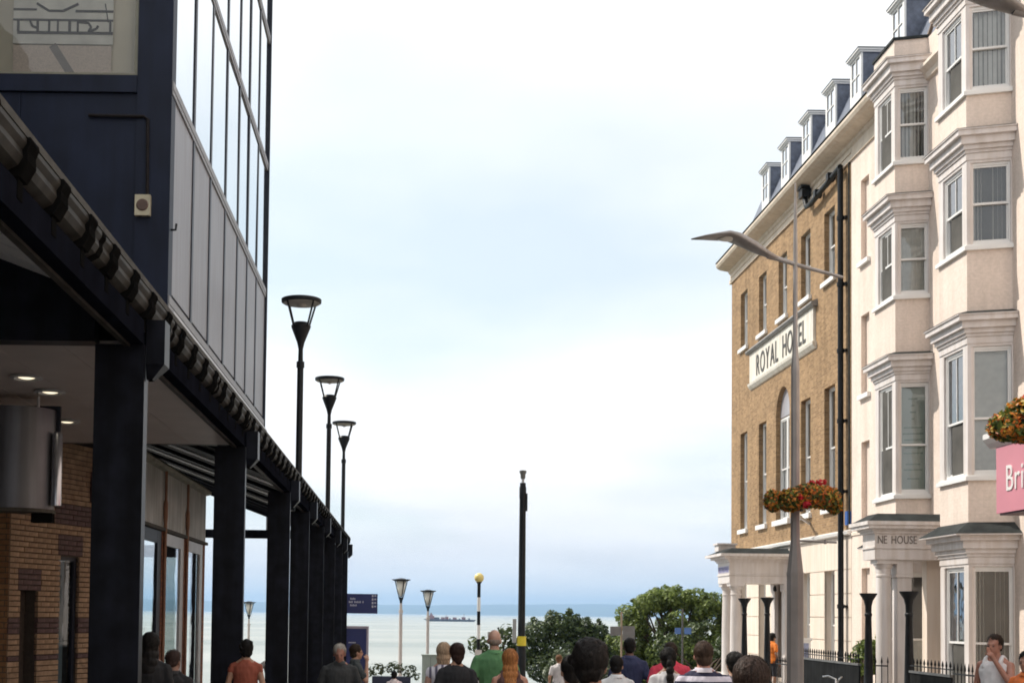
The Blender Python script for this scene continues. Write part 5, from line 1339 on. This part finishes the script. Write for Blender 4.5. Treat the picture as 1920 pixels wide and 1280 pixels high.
    if hair != 'bald':
        rg = np.random.default_rng(sd+3); sm_ = MB(); nst = 1800 if y < 8 else 520
        for q in range(nst):
            th = math.acos(1-rg.random()*1.25); ph = rg.random()*2*math.pi; kk = 1.0 if hair in ('short', 'crop') else 1.08
            if math.sin(ph) > .55 and th > 1.0: continue
            rx, ry, rz2 = .087*kk, .102*kk, .102*kk
            pts_ = []
            L = rg.uniform(.25, .6); dph = rg.normal(0, .25)
            for a in (0, .5, 1.0):
                t2, p2 = th+L*a, ph+dph*a; up_ = 1.0+rg.uniform(.0, .05)+(.07*a*rg.random())
                pts_.append(Vector(H(rx*up_*math.sin(t2)*math.cos(p2), -.020+ry*up_*math.sin(t2)*math.sin(p2), .158+rz2*up_*math.cos(t2))))
            wv = (pts_[2]-pts_[0]).cross(pts_[1]-Vector(H(0, -.02, .158))).normalized()*.0026*s*rg.uniform(.5, 1.6)
            o_ = len(sm_.v)
            sm_.v += [tuple(pts_[0]-wv), tuple(pts_[0]+wv), tuple(pts_[1]-wv), tuple(pts_[1]+wv), tuple(pts_[2])]
            sm_.f += [(o_, o_+1, o_+3, o_+2), (o_+2, o_+3, o_+4)]
        tag(put('hair_strands', sm_.mesh('hair_strands', hairmat(hc)), t, local=True), kind='stuff')
    put('hair', remesh(h, .0085*s, 3, noisy=.011 if hair == 'curly' else .0055, seed=sd, mat=hairmat(hc), name='hair'), t, local=True)
    return t
BR = (.035,.022,.014); BK = (.010,.008,.007)
person(-2.52, 13.0, 1.47, 'dark silhouetted person with long dark hair in the shade beside the first column', hair='long', hc=BK, top=(.012,.012,.014), sleeve='long', sk=(.28,.16,.11))
person(-2.36, 13.4, 1.30, 'shaded person with cropped hair and dark top beside the second column', hair='crop', hc=(.05,.03,.025), top=(.014,.014,.016), turn=R(-25), sk=(.26,.14,.10))
person(-2.10, 17.2, 1.32, 'person with dark curly hair in a rust red top between canopy columns', hair='curly', hc=BK, top=(.32,.085,.05), sleeve='cap', turn=R(10))
person(-2.62, 25.7, 1.03, 'person mostly hidden by a canopy column with one bare elbow out', hair='short', hc=BR, top=(.72,.70,.68), arms=('hip','down'), sleeve='cap', bottom=(.02,.02,.022), sk=(.42,.21,.14))
person(-.885, 17.0, 1.30, 'grey haired man in dark grey polo shirt walking towards the camera, head bowed', hd=R(180), hair='crop', hc=(.36,.33,.29), top=(.035,.037,.038), nod=R(14), sk=(.36,.17,.12), wide=1.12)
person(-.81, 20.2, 1.22, 'dark haired man in dark shirt raising a hand to his mouth', hd=R(-75), hair='short', hc=BR, top=(.04,.048,.05), arms=('down','mouth'), sk=(.40,.22,.15))
person(-.30, 27.0, .53, 'short dark haired child in pale top by the planter', hair='short', hc=BK, top=(.72,.62,.62))
person(.41, 16.0, 1.345, 'fair haired woman in pale striped top left of a dark haired woman', hair='bob', hc=(.42,.30,.20), top=(.66,.63,.68), stripe=(.12,.11,.16), axis='X', freq=14, frac=.6, sleeve='cap', sk=(.45,.26,.2))
person(.545, 15.4, 1.355, 'dark haired woman with pinned up hair in black T-shirt', hair='bun', hc=(.035,.018,.014), top=(.016,.016,.019), turn=R(20), wide=1.1)
person(1.03, 16.2, 1.515, 'bald man in green polo shirt seen from behind', hair='bald', hc=(.22,.17,.14), top=(.085,.215,.09), sk=(.46,.27,.20), wide=1.12, nod=R(6))
person(1.055, 14.0, 1.33, 'woman with long ginger hair and brown strap top', hair='long', hc=(.36,.15,.05), top=(.10,.05,.045), sleeve='vest', sk=(.45,.22,.15))
person(3.82, 34.0, .69, 'small distant man in pale grey T-shirt in front of the shrub', hair='crop', hc=(.20,.10,.05), top=(.56,.53,.53), turn=R(-40), wide=1.1)
person(.885, 6.5, 1.575, 'close person with thick black hair, only the head showing at the bottom edge', hair='curly', hc=(.013,.010,.009), top=(.03,.03,.035), turn=R(-22), sk=(.36,.18,.12), vox=.010)
person(1.13, 9.3, 1.42, 'person in pale pink top hidden behind the close black haired head', hair='short', hc=BK, top=(.72,.55,.52), sleeve='short', hd=R(10))
person(2.33, 15.0, 1.25, 'short person with black hair and white collar beside the navy shirted man', hair='short', hc=BK, top=(.68,.68,.68), turn=R(-20))
person(3.13, 19.0, 1.38, 'man in navy shirt with cropped black hair by the signpost', hair='crop', hc=BK, top=(.025,.032,.085), wide=1.12, sk=(.16,.085,.06))
person(2.71, 14.0, 1.365, 'woman with long black ponytail in white and grey top', hair='pony', hc=BK, top=(.66,.64,.64), sleeve='cap')
person(3.32, 17.0, 1.37, 'person in bright red top behind the woman with the ponytail', hair='short', hc=BR, top=(.62,.05,.09), sleeve='short', wide=1.15)
person(2.53, 11.5, 1.487, 'man in navy and white striped rugby shirt with brown hair', hair='short', hc=(.055,.033,.022), top=(.018,.018,.05), stripe=(.62,.58,.66), freq=11.0, frac=.5, off=.28, wide=1.12, sk=(.46,.22,.16))
person(3.16, 13.0, 1.355, 'person with black tied hair right of the striped rugby shirt', hair='bun', hc=BK, top=(.10,.09,.10), turn=R(15))
person(1.595, 6.2, 1.51, 'close person with smooth brown hair at the bottom edge before the lamp pole', hair='bob', hc=(.04,.024,.018), top=(.05,.04,.04), turn=R(-30), vox=.010)
person(10.95, 40.3, 1.23, 'person in orange T-shirt on the hotel terrace beside a black post', hair='curly', hc=BK, top=(.80,.22,.03), bottom=(.02,.02,.025), ground=-.5, pants='short', hd=R(-70), sk=(.30,.16,.10))
person(7.1, 16.2, 1.535, 'man in white vest with hand at his mouth at the right edge', hair='crop', hc=BR, top=(.82,.80,.80), sleeve='vest', arms=('mouth','down'), hd=R(130), sk=(.42,.20,.14))
person(6.52, 14.1, 1.385, 'dark haired youngster in orange top at the right edge', hair='short', hc=BK, top=(.80,.20,.05), hd=R(120), turn=R(10), sk=(.36,.18,.12))

flush_remesh()

# ------------------------------------------------------------------ sea air
hz = MB().box(-27000, 27000, -45, 20000, -30, 230)
hzm = bpy.data.materials.new('sea_haze'); hzm.use_nodes = True; ht = hzm.node_tree; ht.nodes.clear()
pv = N(ht, 'ShaderNodeVolumePrincipled'); pv.inputs['Color'].default_value = (.46,.70,1.0,1); pv.inputs['Density'].default_value = 1.15e-4; pv.inputs['Anisotropy'].default_value = .2
oo = N(ht, 'ShaderNodeOutputMaterial'); ht.links.new(pv.outputs[0], oo.inputs['Volume'])
tag(obj('haze', hz, hzm), kind='stuff')
